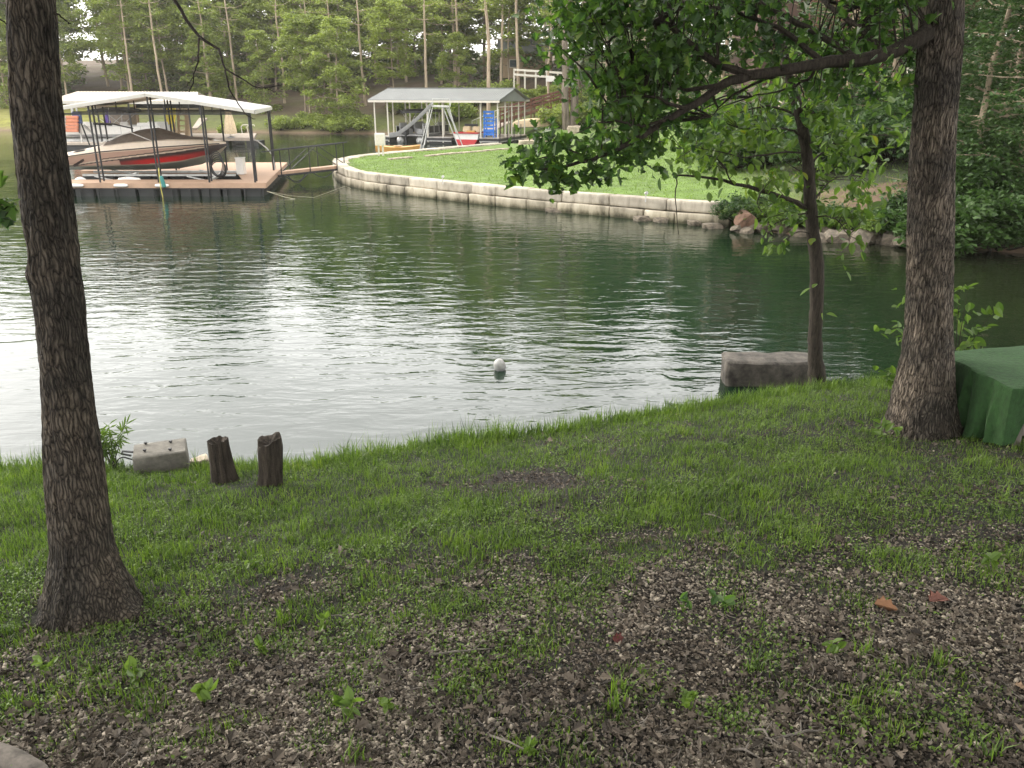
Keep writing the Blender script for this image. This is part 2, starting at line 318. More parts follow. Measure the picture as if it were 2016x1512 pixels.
def lush(x, y):          # 0 bare .. 1 lush on the near bank (real distribution of the turf)
    d = edgeY(x)-y; n = vnoise(x, y, .8, 4, 5)-.5; n2 = vnoise(x, y, 3.2, 3, 6)-.5
    t = np.interp(d, [-.2, 0, 1.5, 3.2, 4.4, 5.2, 6.5], [1, 1, .9, .70, .42, .17, .06])
    t = t-.06*sm(1.2, 4, x)*sm(.6, 1.6, d)+.16*sm(1.0, 2.5, x)*sm(2.2, 3.2, d)*sm(5.6, 4.6, d)+.06*sm(-1, -4, x)*sm(3.8, 2.5, d)
    bare = np.exp(-(((x+.05)/.75)**2+((y-6.75)/.22)**2))*.9+np.exp(-(((x-.4)/.4)**2+((y-6.4)/.18)**2))*.5+np.exp(-(((x-3.2)/.8)**2+((y-7.8)/.3)**2))*.45
    return np.clip(t+n*.8+n2*1.0-bare, 0, 1)
lu = lush(V[:, 0], V[:, 1]); n1 = vnoise(V[:, 0], V[:, 1], 9, 4, 8)[:, None]
soil = np.array([.014, .010, .007])*(.55+.9*n1); grd = np.array([.011, .016, .006])*(.6+.8*n1)
col = soil*(1-lu[:, None]*.8)+grd*lu[:, None]*.8
mg = vcol('soil', .95, 45, .5, .02)
near = npmesh('near_bank', V, F, mg, True, col); tag(near, 'grassy near bank sloping down to the lake, bare and gravelly close up', 'ground', kind='structure')
# far land
WALL = [P(659, 350), P(668, 362), P(710, 373), P(769, 381), P(884, 395), P(967, 405), P(1106, 419), P(1205, 427), P(1325, 439), P(1436, 447)]
LAND = [(-300, 110), (-120, 96), (-75, 91), (-52.3, 88.5), (-40, 86.3), (-30, 85), (-22.9, 83.3), (-13, 81.6), (-6, 80.0), (-1.6, 76.2), (0.6, 72.6), (2.4, 69), (2.8, 65.5), (1.2, 61.5), (-1.3, 56.5), (-4.2, 52.3), (-6.9, 48.6), (-8.6, 45.4), (-9.1, 43)]
LAND += [(p.x, p.y) for p in WALL]+[(7.6, 24.6), (9.7, 22.9), (13.2, 21.2), (20, 19.5), (40, 18), (90, 17), (300, 20)]
SHORE = np.array(LAND); POLY = np.array(LAND+[(300, 500), (-300, 500)])
def inside(x, y):
    c = np.zeros(x.shape, bool); n = len(POLY)
    for i in range(n):
        x1, y1 = POLY[i]; x2, y2 = POLY[(i+1) % n]
        c ^= ((y1 > y) != (y2 > y)) & (x < (x2-x1)*(y-y1)/(y2-y1+1e-12)+x1)
    return c
def segdist(x, y, pts):
    d = np.full(x.shape, 1e9)
    for (x1, y1), (x2, y2) in zip(pts[:-1], pts[1:]):
        dx, dy = x2-x1, y2-y1; t = np.clip(((x-x1)*dx+(y-y1)*dy)/(dx*dx+dy*dy), 0, 1); d = np.minimum(d, np.hypot(x-x1-t*dx, y-y1-t*dy))
    return d
CP = np.array([(-8, 41, .66), (-4.9, 35.5, .66), (-.5, 31.8, .66), (5.1, 27.6, .66), (6.8, 26.6, .66), (-6.8, 46, .68), (-.55, 51.7, .74), (0, 40, .74), (5, 34, .84), (9, 45, 1.1), (6, 60, .95), (7.2, 75.7, 1.3), (4, 70, .8), (2.4, 76, 1.0),
    (10.3, 24.6, .95), (14, 23, 1.1), (11, 28, 1.35), (14, 30, 2.0), (19, 44.3, 3.4), (16, 36, 2.7), (22, 34, 4), (25, 28, 3.2), (30, 45, 6), (20, 55, 4.2), (40, 30, 6), (15, 60, 2.6),
    (-52, 95, 1.3), (-45, 108, 4.2), (-23, 88, 1.0), (-20, 98, 3.0), (-10, 88, 1.5), (-8, 103, 4.5), (2.5, 85, 2.5), (3, 95, 4.8), (10, 80, 2.5), (15, 92, 5), (-60, 140, 8), (-20, 140, 8), (20, 130, 8), (60, 100, 10), (-120, 120, 5), (-100, 200, 10), (0, 250, 12), (150, 200, 14), (150, 60, 10), (0, 490, 14), (-290, 480, 12), (290, 480, 16), (-200, 130, 4), (290, 100, 12)])
def kern(r): return r
D = np.hypot(CP[:, None, 0]-CP[None, :, 0], CP[:, None, 1]-CP[None, :, 1]); A = np.block([[kern(D), np.ones((len(CP), 1))], [np.ones((1, len(CP))), np.zeros((1, 1))]])
W = np.linalg.solve(A, np.concatenate([CP[:, 2], [0]]))
WP = [(p.x, p.y) for p in WALL]+[]; WPB = [(-9.1, 43), (-8.6, 45.4), (-6.9, 48.6), (-4.2, 52.3), (-1.3, 56.5)]
def far_h(x, y, detail=True):
    x = np.asarray(x, float); y = np.asarray(y, float); h = np.full(x.shape, W[-1])
    for i in range(len(CP)): h = h+W[i]*np.hypot(x-CP[i, 0], y-CP[i, 1])
    s = segdist(x, y, SHORE); ins = inside(x, y); sd = np.where(ins, s, -s)
    dw = np.minimum(segdist(x, y, WP), segdist(x, y, WPB)); wl = np.clip(1.5-dw, 0, 1)
    slope = .42*(1-wl)+3.0*wl; off = .33*wl
    if detail: h = h+(vnoise(x, y, .22, 3, 4)-.5)*np.clip(h-.9, 0, 1.5)*.5+(vnoise(x, y, 1.1, 2, 4)-.5)*.04
    return np.where(sd > off, np.minimum(np.maximum(h, .05), (sd-off)*slope-.02), np.maximum((sd-off)*.5, -2)-.02)
def gf(x, y): return float(far_h(np.array([x]), np.array([y]))[0])
xs = np.concatenate([np.linspace(-300, -62, 40)[:-1], np.arange(-62, -14, .8), np.arange(-14, 24, .3), np.arange(24, 60, .9), np.linspace(60, 300, 36)])
ys = np.concatenate([np.arange(14, 62, .3), np.arange(62, 112, .5), np.linspace(112, 160, 40)[1:], np.linspace(160, 500, 40)[1:]])
V, F = grid(xs, ys, far_h)
x, y, z = V.T; nn = vnoise(x, y, .5, 4, 9); n2 = vnoise(x, y, 2.2, 3, 10)[:, None]
brown = np.array([.085, .058, .036]); lawnc = np.array([.095, .155, .028]); olive = np.array([.085, .10, .025]); mud = np.array([.15, .10, .065]); dk = np.array([.03, .04, .015])
sdv = segdist(x, y, SHORE)
col = np.tile(brown, (len(V), 1))
gmask = np.clip(sm(11, 3, sdv)*1.1+(nn-.5)*1.6, 0, 1)*(y > 70)              # green strip along the far water
col = col*(1-gmask[:, None])+olive*gmask[:, None]
yg = (sm(-38, -44, x)*sm(14, 9, sdv))[:, None]; col = col*(1-yg)+np.array([.16, .16, .025])*yg
lm = (sm(13.5, 10.5, x+(nn-.5)*3+np.clip(y-34, 0, 40)*-.05)*sm(80, 74, y))[:, None]*(y < 80)[:, None]
# slope towards the right bank
rb = np.clip(sm(7.5, 11, x)*sm(34, 29, y), 0, 1)[:, None]
lm = lm*(1-rb); col = col*(1-lm)+(lawnc*(.8+.4*n2))*lm
rbc = np.where(((x-10.8)**2/6+(y-25.4)**2/1.2 < 1)[:, None], np.array([.12, .08, .05]), dk*1.3); rm = ((x > 8) & (y < 62))[:, None]*(1-lm); col = col*(1-rm)+rbc*rm  # bare dirt patch; remaining bank ground coloured dark for the thicket's deep shade
ms = (sm(.9, .2, sdv)*(1-np.clip(1.5-segdist(x, y, WP), 0, 1)))[:, None]; col = col*(1-ms)+mud*ms
col *= (.75+.5*n2)
farland = npmesh('far_ground', V, F, vcol('far_soil', .95, 2.5, .3, .03), True, col); tag(farland, 'lawn, wooded far shore and brown hillside beyond the lake', 'ground', kind='structure')
# lake bed far below and the water sheet
def water_mat():
    m, n, b = new('lake_water'); geo = N(n, 'NewGeometry'); mpn = N(n, 'Mapping'); mpn.inputs['Rotation'].default_value = (0, 0, R(-14)); mpn.inputs['Scale'].default_value = (.85, 2.2, 1)
    n.links.new(geo.outputs['Position'], mpn.inputs[0]); 
    a = N(n, 'TexNoise', Scale=1.3, Detail=3.0, Roughness=.5, Distortion=.5); n.links.new(mpn.outputs[0], a.inputs['Vector'])
    mp2 = N(n, 'Mapping'); mp2.inputs['Rotation'].default_value = (0, 0, R(18)); mp2.inputs['Scale'].default_value = (.8, 1.7, 1); n.links.new(geo.outputs['Position'], mp2.inputs[0])
    a2 = N(n, 'TexNoise', Scale=2.8, Detail=3, Roughness=.5, Distortion=.3); n.links.new(mp2.outputs[0], a2.inputs['Vector'])
    # calmer patches
    a3 = N(n, 'TexNoise', Scale=.12, Detail=2); n.links.new(geo.outputs['Position'], a3.inputs['Vector']); mr = N(n, 'MapRange'); mr.inputs['From Min'].default_value = .35; mr.inputs['From Max'].default_value = .65; mr.inputs['To Min'].default_value = .5; mr.inputs['To Max'].default_value = 1.1
    n.links.new(a3.outputs[0], mr.inputs['Value'])
    s1 = N(n, 'Math', operation='MULTIPLY'); s1.inputs[1].default_value = .022; n.links.new(a.outputs[0], s1.inputs[0])
    s2 = N(n, 'Math', operation='MULTIPLY_ADD'); s2.inputs[1].default_value = .0085; n.links.new(a2.outputs[0], s2.inputs[0]); n.links.new(s1.outputs[0], s2.inputs[2])
    s3 = N(n, 'Math', operation='MULTIPLY'); n.links.new(s2.outputs[0], s3.inputs[0]); n.links.new(mr.outputs[0], s3.inputs[1])
    bp = N(n, 'Bump', Strength=1, Distance=1.0); n.links.new(s3.outputs[0], bp.inputs['Height']); n.links.new(bp.outputs[0], b.inputs['Normal'])
    sx = N(n, 'SeparateXYZ'); n.links.new(geo.outputs['Position'], sx.inputs[0])
    mr2 = N(n, 'MapRange'); mr2.inputs['From Min'].default_value = 4; mr2.inputs['From Max'].default_value = 10; n.links.new(sx.outputs[0], mr2.inputs['Value'])
    r = ramp(n, [(0, (.004, .016, .007)), (1, (.010, .013, .006))]); n.links.new(mr2.outputs[0], r.inputs[0]); n.links.new(r.outputs[0], b.inputs['Base Color'])
    b.inputs['Roughness'].default_value = .02; b.inputs['IOR'].default_value = 1.55; return m
M['water'] = water_mat()
mb = MB(); mb.add([(-400, -60, 0), (400, -60, 0), (400, 520, 0), (-400, 520, 0)], [(0, 1, 2, 3)])
wat = mb.build('water', M['water']); tag(wat, 'rippled green lake water reflecting the white sky', 'water', kind='structure')
#@@PART2
def rbox(mb, c, d, rz=0, j=.04, rx=0, ry=0, seg=3, bev=.09):
    """rough block: subdivided box with jittered surface"""
    M_ = Matrix.Translation(Vector(c)) @ Matrix.Rotation(rz, 4, 'Z') @ Matrix.Rotation(ry, 4, 'Y') @ Matrix.Rotation(rx, 4, 'X')
    bm = bmesh.new(); bmesh.ops.create_cube(bm, size=1); 
    for v in bm.verts: v.co = Vector((v.co.x*d[0], v.co.y*d[1], v.co.z*d[2]))
    bmesh.ops.bevel(bm, geom=list(bm.edges), offset=min(d)*bev, segments=1, affect='EDGES')
    bmesh.ops.subdivide_edges(bm, edges=list(bm.edges), cuts=seg, use_grid_fill=True)
    for v in bm.verts:
        p = M_ @ v.co; k = mnoise.noise(p*3.1)*.6+mnoise.noise(p*9)*.4; v.co = p+(p-Vector(c)).normalized()*k*j*2
    bm.verts.ensure_lookup_table(); mb.add([v.co for v in bm.verts], [[v.index for v in f.verts] for f in bm.faces]); bm.free()
# ------------------------------------------------------------------ stone retaining wall round the lawn
def resample(pts, seg):
    pts = [Vector((p[0], p[1], 0)) for p in pts]; L_ = [0]
    for a, b in zip(pts[:-1], pts[1:]): L_.append(L_[-1]+(b-a).length)
    def at(s):
        for i in range(len(pts)-1):
            if s <= L_[i+1] or i == len(pts)-2: return pts[i].lerp(pts[i+1], (s-L_[i])/(L_[i+1]-L_[i]))
    return at, L_[-1]
wall = thing('retaining_wall', (0, 31, 0), 'low two course pale limestone block retaining wall curving round the green lawn at the water', 'stone wall')
def course(path, z0, z1, inset, s0, s1, rnd, name, lens=(1.1, 2.1), dep=.5, top=False):
    at, T = resample(path, 1); mb = MB(); s = s0; s1 = T+s1 if s1 <= 0 else s1
    while s < s1-.2:
        l = min(rnd.uniform(*lens), s1-s); a = at(s+.012); b = at(s+l-.012); d = (b-a); n = Vector((-d.y, d.x, 0)).normalized()
        c = (a+b)/2+n*(dep/2+inset+rnd.uniform(-.025, .025)); h = z1-z0
        rbox(mb, (c.x, c.y, (z0+z1)/2+rnd.uniform(-.012, .012)), (d.length-.02, dep, h-.022), math.atan2(d.y, d.x), .02, rx=rnd.uniform(-.03, .03), bev=.045)
        s += l
    return mb.build(name, M['wallstone'], wall, smooth=True, sharp=R(50))
rw = random.Random(5)
course(WALL, -.45, .34, 0, 0, 0, rw, 'lower_course')
course(WALL, .345, .70, .10, 0, -.35, rw, 'upper_course')
back = [WALL[0]+Vector((0, 0, 0))]+[Vector((x_, y_, 0)) for x_, y_ in WPB]; back = back[::-1]
course(back, -.4, .33, 0, 0, 0, rw, 'back_course', (.9, 1.6))
course(back, .335, .69, .05, 0, 0, rw, 'back_cap', (.8, 1.5), .75)
# lawn edging stones
es = random.Random(3)
edge = [P(765, 313, .74), P(830, 308, .74), P(900, 301, .75), P(960, 296, .76), P(1012, 292, .78)]; at, T = resample(edge, 1); s = 0
while s < T:
    l = es.uniform(.5, 1.2); a = at(s); b = at(min(T, s+l)); c = (a+b)/2
    if (b-a).length > .2 and es.random() > .12:
        mb = MB(); rbox(mb, (c.x, c.y, gf(c.x, c.y)+.01), ((b-a).length*.92, .3, .12), math.atan2((b-a).y, (b-a).x), .02); tag(mb.build('edging_stone', M['limestone'], org=(c.x, c.y, .7), smooth=True), 'flat pale stone in the broken line edging the far side of the lawn', 'edging stone', 'edging stones across the lawn')
    s += l+.05
rockl = ['squarish pale boulder on the lawn edge nearest the boathouse corner', 'wide flat pale boulder on the lawn, second from the boathouse', 'pale boulder behind the oak leaves, third up the grassy slope', 'pale boulder high on the grassy slope near the twin trunked tree']
for i, (px, py, w_, h_) in enumerate([(1037, 282, 1.0, .3), (1062, 276, .9, .4), (1135, 257, 1.3, .6), (1165, 243, 1.1, .6)]):
    p = P(px, py, .8+.12*i); p.z = gf(p.x, p.y); mb = MB(); rbox(mb, (p.x, p.y, p.z+h_*.35), (w_, .7, h_), es.uniform(-.3, .3), .07)
    tag(mb.build('boulder', M['limestone'], org=p, smooth=True), rockl[i], 'boulder', 'boulders along the lawn edge')
# rocks of the right shore
rk = random.Random(8)
def rockmesh(seed, mat, name='shore_rock'):
    bm = bmesh.new(); bmesh.ops.create_icosphere(bm, subdivisions=2, radius=.5)
    for v in bm.verts:
        q = v.co*1.0; k = 1+.45*mnoise.noise(q*2.2+Vector((seed*7, 0, 0)))+.12*mnoise.noise(q*6+Vector((seed*3, 0, 0))); v.co = Vector((max(-.42, min(.42, q.x*k)), max(-.4, min(.4, q.y*k)), max(-.28, min(.32, q.z*k))))
    mb = MB(); mb.add([v.co for v in bm.verts], [[v.index for v in f.verts] for f in bm.faces]); bm.free()
    o = mb.build(name, mat, org=(0, 0, 0), smooth=True, sharp=R(28)); return o
protos = [rockmesh(i, M['rock']) for i in range(4)]; used = set()
for i in range(34):
    px = 1450+i*10.3+rk.uniform(-4, 4); py = np.interp(px, [1440, 1500, 1600, 1700, 1800], [452, 458, 468, 478, 487])+rk.uniform(-9, 1); p = P(px, py, .05)
    k = i % 4; o = protos[k] if k not in used else protos[k].copy()
    if k in used: C.objects.link(o)
    used.add(k); sc = rk.uniform(.3, .75); o.location = (p.x, p.y, rk.uniform(-.02, .16)); o.scale = (sc*rk.uniform(.8, 1.4), sc, sc*rk.uniform(.6, 1)); o.rotation_euler = (rk.uniform(-.3, .3), rk.uniform(-.3, .3), rk.uniform(0, 6))
    tag(o, 'tan weathered rock in the tumbled row at the waterline under the right bank bushes', 'rock', 'rocks along the right shore')
rr_ = rockmesh(9, M['rock_red'], 'rust_rock'); p = P(1468, 450, .1); rr_.location = (p.x, p.y+.2, .3); rr_.scale = (.75, .6, .85); rr_.rotation_euler = (.3, .5, .4)
tag(rr_, 'large rust coloured angular rock just right of the stone wall end', 'rock')
for i, (px, py, sx) in enumerate([(1095, 417, .9), (1265, 434, .7), (1300, 437, .55), (1368, 443, .5), (1405, 449, .8)]):
    o = protos[i % 4].copy(); C.objects.link(o); p = P(px, py, 0); o.location = (p.x, p.y, .02); o.scale = (sx, .5, .4); o.rotation_euler = (0, 0, rk.uniform(-.3, .3))
    tag(o, 'flat pale rock at the foot of the stone wall, '+['farthest and under the oak twigs', 'second from far end', 'middle one of five', 'second from the wall end', 'nearest the wall end'][i], 'rock', 'rocks at the foot of the wall')
for i, (px, py) in enumerate([(871, 352), (1273, 385)]):
    p = P(px, py, .8); p = Vector((p.x, p.y+.15, .68)); t = thing('spotlight', p, ['small silver spotlight on the stone wall at its middle', 'small silver spotlight on the stone wall near its right end'][i], 'spotlight', 'spotlights on the stone wall')
    MB().tube([p-Vector((0, 0, .1)), p+Vector((0, 0, .16))], .018, 6).build('stake', M['galv'], t)
    MB().lathe([(.02, -.07), (.04, -.04), (.052, .05), (.04, .05)], p+Vector((0, 0, .18)), 12, Matrix.Rotation(R(70), 4, 'X') @ Matrix.Rotation(.5, 4, 'Y')).build('lamp_head', M['galv'], t, smooth=True)
# ------------------------------------------------------------------ near dock
def D1(u, v, z=0.): return Vector((-10.0-u-.17*v, 33.3+v, z))
dk_ = thing('boat_dock', D1(4, 3, 0), 'brown decked floating dock with black posts and white gable roof over the red striped boat', 'boat dock')
mb = MB(); ZD = .53
for q in ([(-.3, 0), (8.6, 0), (8.6, 1.15), (-.3, 1.15)], [(-.3, 1.152), (.75, 1.152), (1.6, 5.2), (-.3, 5.2)], [(-.3, 5.202), (8.6, 5.202), (8.6, 9.6), (-.3, 9.6)]):
    mb.slab([D1(u, v, ZD) for u, v in q], .05)
mb.build('deck', M['deck'], dk_)
mb = MB()
for a, b in (((-.33, -.03), (8.6, -.03)), ((-.33, -.03), (-.33, 9.6)), ((.78, 1.2), (8.6, 1.2)), ((-.33, 9.63), (8.6, 9.63)), ((1.6, 5.17), (8.6, 5.17))):
    mb.bar(D1(*a, ZD-.098), D1(*b, ZD-.098), .04, .20)
mb.build('rim_board', M['deck'], dk_)
mb = MB()
for k in range(11): mb.box(D1(.15+k*.83, .5, .1), (.74, .9, .42))
for k in range(8): mb.box(D1(.3, 1.6+k*1.1, .1), (.9, .95, .42), -.02)
for k in range(10): mb.box(D1(1+k*.8, 6, .1), (.7, 1.2, .42))
mb.build('float', M['blackplastic'], dk_, bevel=.03)
mb = MB()
for k in range(12): mb.bar(D1(-.2+k*.72, -.06, .33), D1(-.2+k*.72, -.06, -.3), .05)
mb.bar(D1(-.3, -.05, .3), D1(8.6, -.05, .3), .03); mb.build('float_bracket', M['black'], dk_)
colsF = [(.1, .12), (.1, .62), (1.9, .12), (1.9, .62), (3.9, .12), (3.9, .62), (6.2, .12), (6.2, .62)]; colsB = [(-.1, 5.3), (-.1, 5.9), (2.0, 5.3), (4.3, 5.3), (4.3, 5.9), (7.2, 5.3)]
def roofz(u): return 3.86-abs(u-3.95)*.148
for u, v in colsF+colsB: MB().tube([D1(u, v, ZD-.3 if v < .3 else ZD), D1(u, v, roofz(u)-.12)], .038, 8).build('post', M['black'], dk_)
rf = MB(); e0, e1 = -.15, 8.05
rf.slab([D1(e0, .05, roofz(e0)), D1(3.95, .05, roofz(3.95)), D1(3.95, 6.4, roofz(3.95)), D1(e0, 6.4, roofz(e0))], .03)
rf.slab([D1(3.952, .05, roofz(3.95)), D1(e1, .05, roofz(e1)), D1(e1, 6.4, roofz(e1)), D1(3.952, 6.4, roofz(3.95))], .03)
for k in range(15):
    v = .2+k*.43
    for a, b in ((e0, 3.95), (3.95, e1)): rf.bar(D1(a, v, roofz(a)+.012), D1(b, v, roofz(b)+.012), .035, .025)
roof = rf.build('roof', M['roof_white'], dk_)
fb = MB()
for v in (.04, 6.41):
    for a, b in ((e0, 3.94), (3.96, e1)): fb.bar(D1(a, v-.01, roofz(a)-.09), D1(b, v-.01, roofz(b)-.07), .02, .11)
fb.bar(D1(e0-.02, .06, roofz(e0)-.1), D1(e0-.02, 6.4, roofz(e0)-.08), .02, .12); fb.build('fascia', M['fascia'], roof)
tb = MB()
for v in (.35, 3.2, 6.1):
    tb.bar(D1(e0+.2, v, roofz(e0)-.16), D1(e1-.2, v, roofz(e1)-.16), .045, .06)
    for u in (2, 3.95, 6): tb.bar(D1(u, v, roofz(u)-.05), D1(u, v, roofz(e0)-.2), .04)
for u in (1.2, 3.9, 6.3): tb.bar(D1(u, .1, roofz(u)-.1), D1(u, 6.3, roofz(u)-.1), .05, .08)
tb.build('roof_truss', M['black'], dk_)
lf = MB()
for u in (2.2, 6.0):
    lf.bar(D1(u, 1.3, .42), D1(u, 5.0, .42), .12, .1); lf.bar(D1(u, 1.7, .42), D1(u+.9, 1.7, .62), .05); lf.bar(D1(u, 4.5, .42), D1(u+.9, 4.5, .62), .05)
for v in (2.4, 3.9): lf.bar(D1(1.2, v, .60), D1(7.6, v, .60), .12, .08)
lf.build('boat_lift', M['galv'], dk_)
for i, px in enumerate((150, 237, 318)):
    u = -10.0-AY(px, 364, 33.2).x; c = D1(u, -.12, .44); pts = [c+Vector((dx, 0, 0)) for dx in (-.28, -.24, -.15, .15, .24, .28)]
    o = MB().tube(pts, [.02, .055, .07, .07, .055, .02], 10).build('dock_bumper', M['white'], org=c, smooth=True)
    tag(o, 'white oblong bumper on the brown dock edge, '+['leftmost by the big trunk', 'middle one of three', 'rightmost beside the teal fender'][i], 'bumper', 'white bumpers on the dock edge')
for i, (px, l) in enumerate(((168, .45), (264, .95))):
    u = -10.0-AY(px, 353, 34.5).x; c = D1(u, 1.22, .52)
    o = MB().tube([c-Vector((l/2, 0, 0)), c-Vector((l/2-.08, 0, -.02)), c+Vector((0, 0, .05)), c+Vector((l/2-.08, 0, .02)), c+Vector((l/2, 0, 0))], [.02, .06, .08, .06, .02], 10).build('slip_bumper', M['white'], org=c, smooth=True)
    tag(o, ['short white bumper inside the boat slip by the big trunk', 'long white bumper inside the slip below the boat hull'][i], 'bumper', 'white bumpers inside the slip')
# fender on its rope
c = D1(3.75, -.2, .45); t = thing('hanging_fender', c, 'teal cylinder fender on a yellow rope hanging off the dock edge into the water', 'fender')
MB().lathe([(.02, -.22), (.07, -.18), (.08, 0), (.07, .2), (.02, .25)], c+Vector((.09, 0, .12)), 14, Matrix.Rotation(-.18, 4, 'Y')).build('fender', M['teal'], t, smooth=True)
MB().tube([c+Vector((-.08, .2, .65)), c+Vector((-.04, .05, .3)), c+Vector((0, -.05, -.1)), c+Vector((.05, -.07, -.6))], .018, 6).build('rope', M['ropey'], t)
# hose coil, cabinet, wire cart
c = D1(1.62, .7, 1.22); t = thing('hose_coil', c, 'coil of black hose hung on a dock post left of the white cabinet', 'hose')
mb = MB()
for k in range(6):
    ra = .23+.015*k; rb_ = .46-.03*k; mb.tube([c+Vector((ra*math.cos(a)+.01*k, .05*math.sin(a*2+k)+k*.015-.04, rb_*math.sin(a)-.05*k)) for a in np.linspace(0, 6.283, 26)], .018, 6)
mb.build('hose', M['black'], t, smooth=True)
c = P(473, 344, .53); c.z = .53; t = thing('dock_cabinet', c, 'white upright cabinet standing on the brown deck beside the hose coil', 'cabinet')
MB().box(c+Vector((0, .2, .34)), (.32, .35, .66)).build('cabinet_body', M['white'], t, bevel=.01); MB().box(c+Vector((0, .2, .69)), (.36, .39, .035)).build('lid', M['white'], t, bevel=.008)
c = P(478, 318, .53); c.z = .53; t = thing('wire_cart', c, 'black wire mesh cart standing on the deck behind the white cabinet', 'cart')
mb = MB()
for k in range(9):
    f = k/8; mb.tube([c+Vector((-.4+.8*f, 0, .45)), c+Vector((-.4+.8*f, 0, .95))], .008, 4); mb.tube([c+Vector((-.4+.8*f, .5, .45)), c+Vector((-.4+.8*f, .5, .95))], .008, 4)
for z_ in (.45, .6, .75, .95):
    mb.tube([c+Vector(q) for q in ((-.4, 0, z_), (.4, 0, z_), (.4, .5, z_), (-.4, .5, z_), (-.4, 0, z_))], .01, 4)
mb.build('basket', M['black'], t)
for dx in (-.35, .35):
    MB().tube([c+Vector((dx, 0, .45)), c+Vector((dx*.7, .1, 0))], .014, 5).build('leg', M['black'], t); MB().tube([c+Vector((dx, .5, .45)), c+Vector((dx*.7, .4, 0))], .014, 5).build('leg', M['black'], t)
# conduit pipe curving on the right back post
a = D1(-.1, 5.4, 0); mb = MB().tube([a+Vector((-.9, -.2, 1.95)), a+Vector((-.55, -.15, 1.8)), a+Vector((-.2, -.1, 1.5)), a+Vector((.02, -.08, 1.2)), a+Vector((.05, -.08, .9)), a+Vector((.08, -.08, .55))], .028, 8)
mb.tube([a+Vector((.02, -.08, 1.2)), a+Vector((-.02, -.08, 3.0))], .03, 8); mb.build('conduit', M['galv'], dk_, smooth=True)
# mooring lines
w0 = P(690, 379, .1)
o = MB().tube([D1(-.35, 0, .2), D1(-1.3, -.4, .08), D1(-2.2, -.6, .03), Vector((-7.2, 36.6, .05)), w0+Vector((0, .1, .15))], .006, 5).tube([D1(-.35, 0, .2), D1(-1.1, -.6, .05), D1(-1.8, -.9, -.05)], .011, 5).build('mooring_line', M['rope'], org=(-9, 33, 0)); tag(o, 'pale mooring lines running from the dock corner low over the water to the wall', 'rope')
# ------------------------------------------------------------------ gangway
gA = P(547, 339, .55); gB = P(668, 331, .55); gB = Vector((gB.x, gB.y+.0, .66)); off = Vector((.12, 1.05, 0))
t = thing('gangway', gA, 'narrow gangway with black truss railings linking the brown dock to the stone wall', 'gangway')
MB().slab([gA, gB, gB+off, gA+off], .12).build('walkway', M['deck'], t)
mb = MB(); dz = Vector((0, 0, .16))
for o_ in (Vector(), off): mb.bar(gA+o_-dz, gB+o_-dz, .07, .09)
mb.build('under_frame', M['black'], t)
for nm, o_ in (('near', Vector((0, -.05, 0))), ('far', off)):
    mb = MB(); lr = lambda f, z_: gA.lerp(gB, f)+o_+Vector((0, 0, z_))
    mb.bar(lr(-.22, .92), lr(1.04, .98), .05, .05)
    for f in (.06, .52, .97): mb.bar(lr(f, -.15), lr(f, .95), .04, .04)
    mb.bar(lr(.49, .9), lr(.08, .03), .03); mb.bar(lr(.55, .9), lr(.95, .05), .03)
    mb.build('railing', M['black'], t)
mb = MB()
for f0, f1, dp in ((.1, .5, .32), (.15, .45, .4), (.55, .93, .28)): mb.tube([gA.lerp(gB, f0+(f1-f0)*k/8)+Vector((0, -.1, -.15-dp*math.sin(math.pi*k/8))) for k in range(9)], .022, 6)
mb.build('cable', M['black'], t, smooth=True)
# ------------------------------------------------------------------ motor boat on the lift
YB = 35.5
def prof(pts, n=41):
    xs_ = [AY(a, b, YB).x for a, b in pts]; zs_ = [AY(a, b, YB).z for a, b in pts]; return xs_, zs_
X0, X1 = AY(96, 300, YB).x, AY(427, 290, YB).x
def cur(pts, x):
    a, b = prof(pts); 
    return float(np.interp(x, a, b))
SHEER = [(90, 314), (127, 309), (200, 299), (300, 291), (380, 287), (428, 286)]; CHINE = [(90, 331), (200, 328), (300, 325), (350, 320), (400, 308), (428, 290)]; KEEL = [(90, 339), (250, 340), (330, 337), (380, 328), (410, 312), (428, 291)]; GUN = [(90, 308), (127, 302), (180, 290), (254, 280), (330, 275), (390, 277), (428, 285)]
boat = thing('motor_boat', (X0, YB+1.2, .6), 'cream motor boat with red and black flared stripe on the lift under the white roof', 'motor boat')
NS = 170; hv, hf, hc = [], [], []; NV = 34
def halfbeam(u): return 1.22*(1-max(0, (u-.45)/.55)**2.4)
def hullcol(u, v):
    cr_, pk, bl, rd = np.array([.72, .58, .46]), np.array([.42, .28, .22]), np.array([.03, .02, .02]), np.array([.50, .02, .02])
    c = pk*(1-.0*u) if v > .06 else np.array([.30, .26, .20])
    if v > .93: c = cr_
    # swooping light band and dark lines rising to the bow
    m = .12+.62*max(0, (u-.15)/.85)**.62
    if abs(v-m) < .035: c = bl
    if m+.035 < v < m+.13: c = cr_*.75
    if m+.13 < v < m+.19 and u > .3: c = bl
    if u > .40:
        topb = m-.02; 
        if .05+.05*(u-.4) < v < topb:
            f = (v-.07)/(topb-.05+1e-6); g = math.exp(-((u-.66)/.22)**2)*(1-sm(.35, .85, f)); c = bl*(1-g)+rd*g
    if u > .90 and v < .9: c = bl
    if .12 < u < .2 and abs((v-.1)/.5-(u-.12)/.08) < .22: c = bl*1.5
    return c
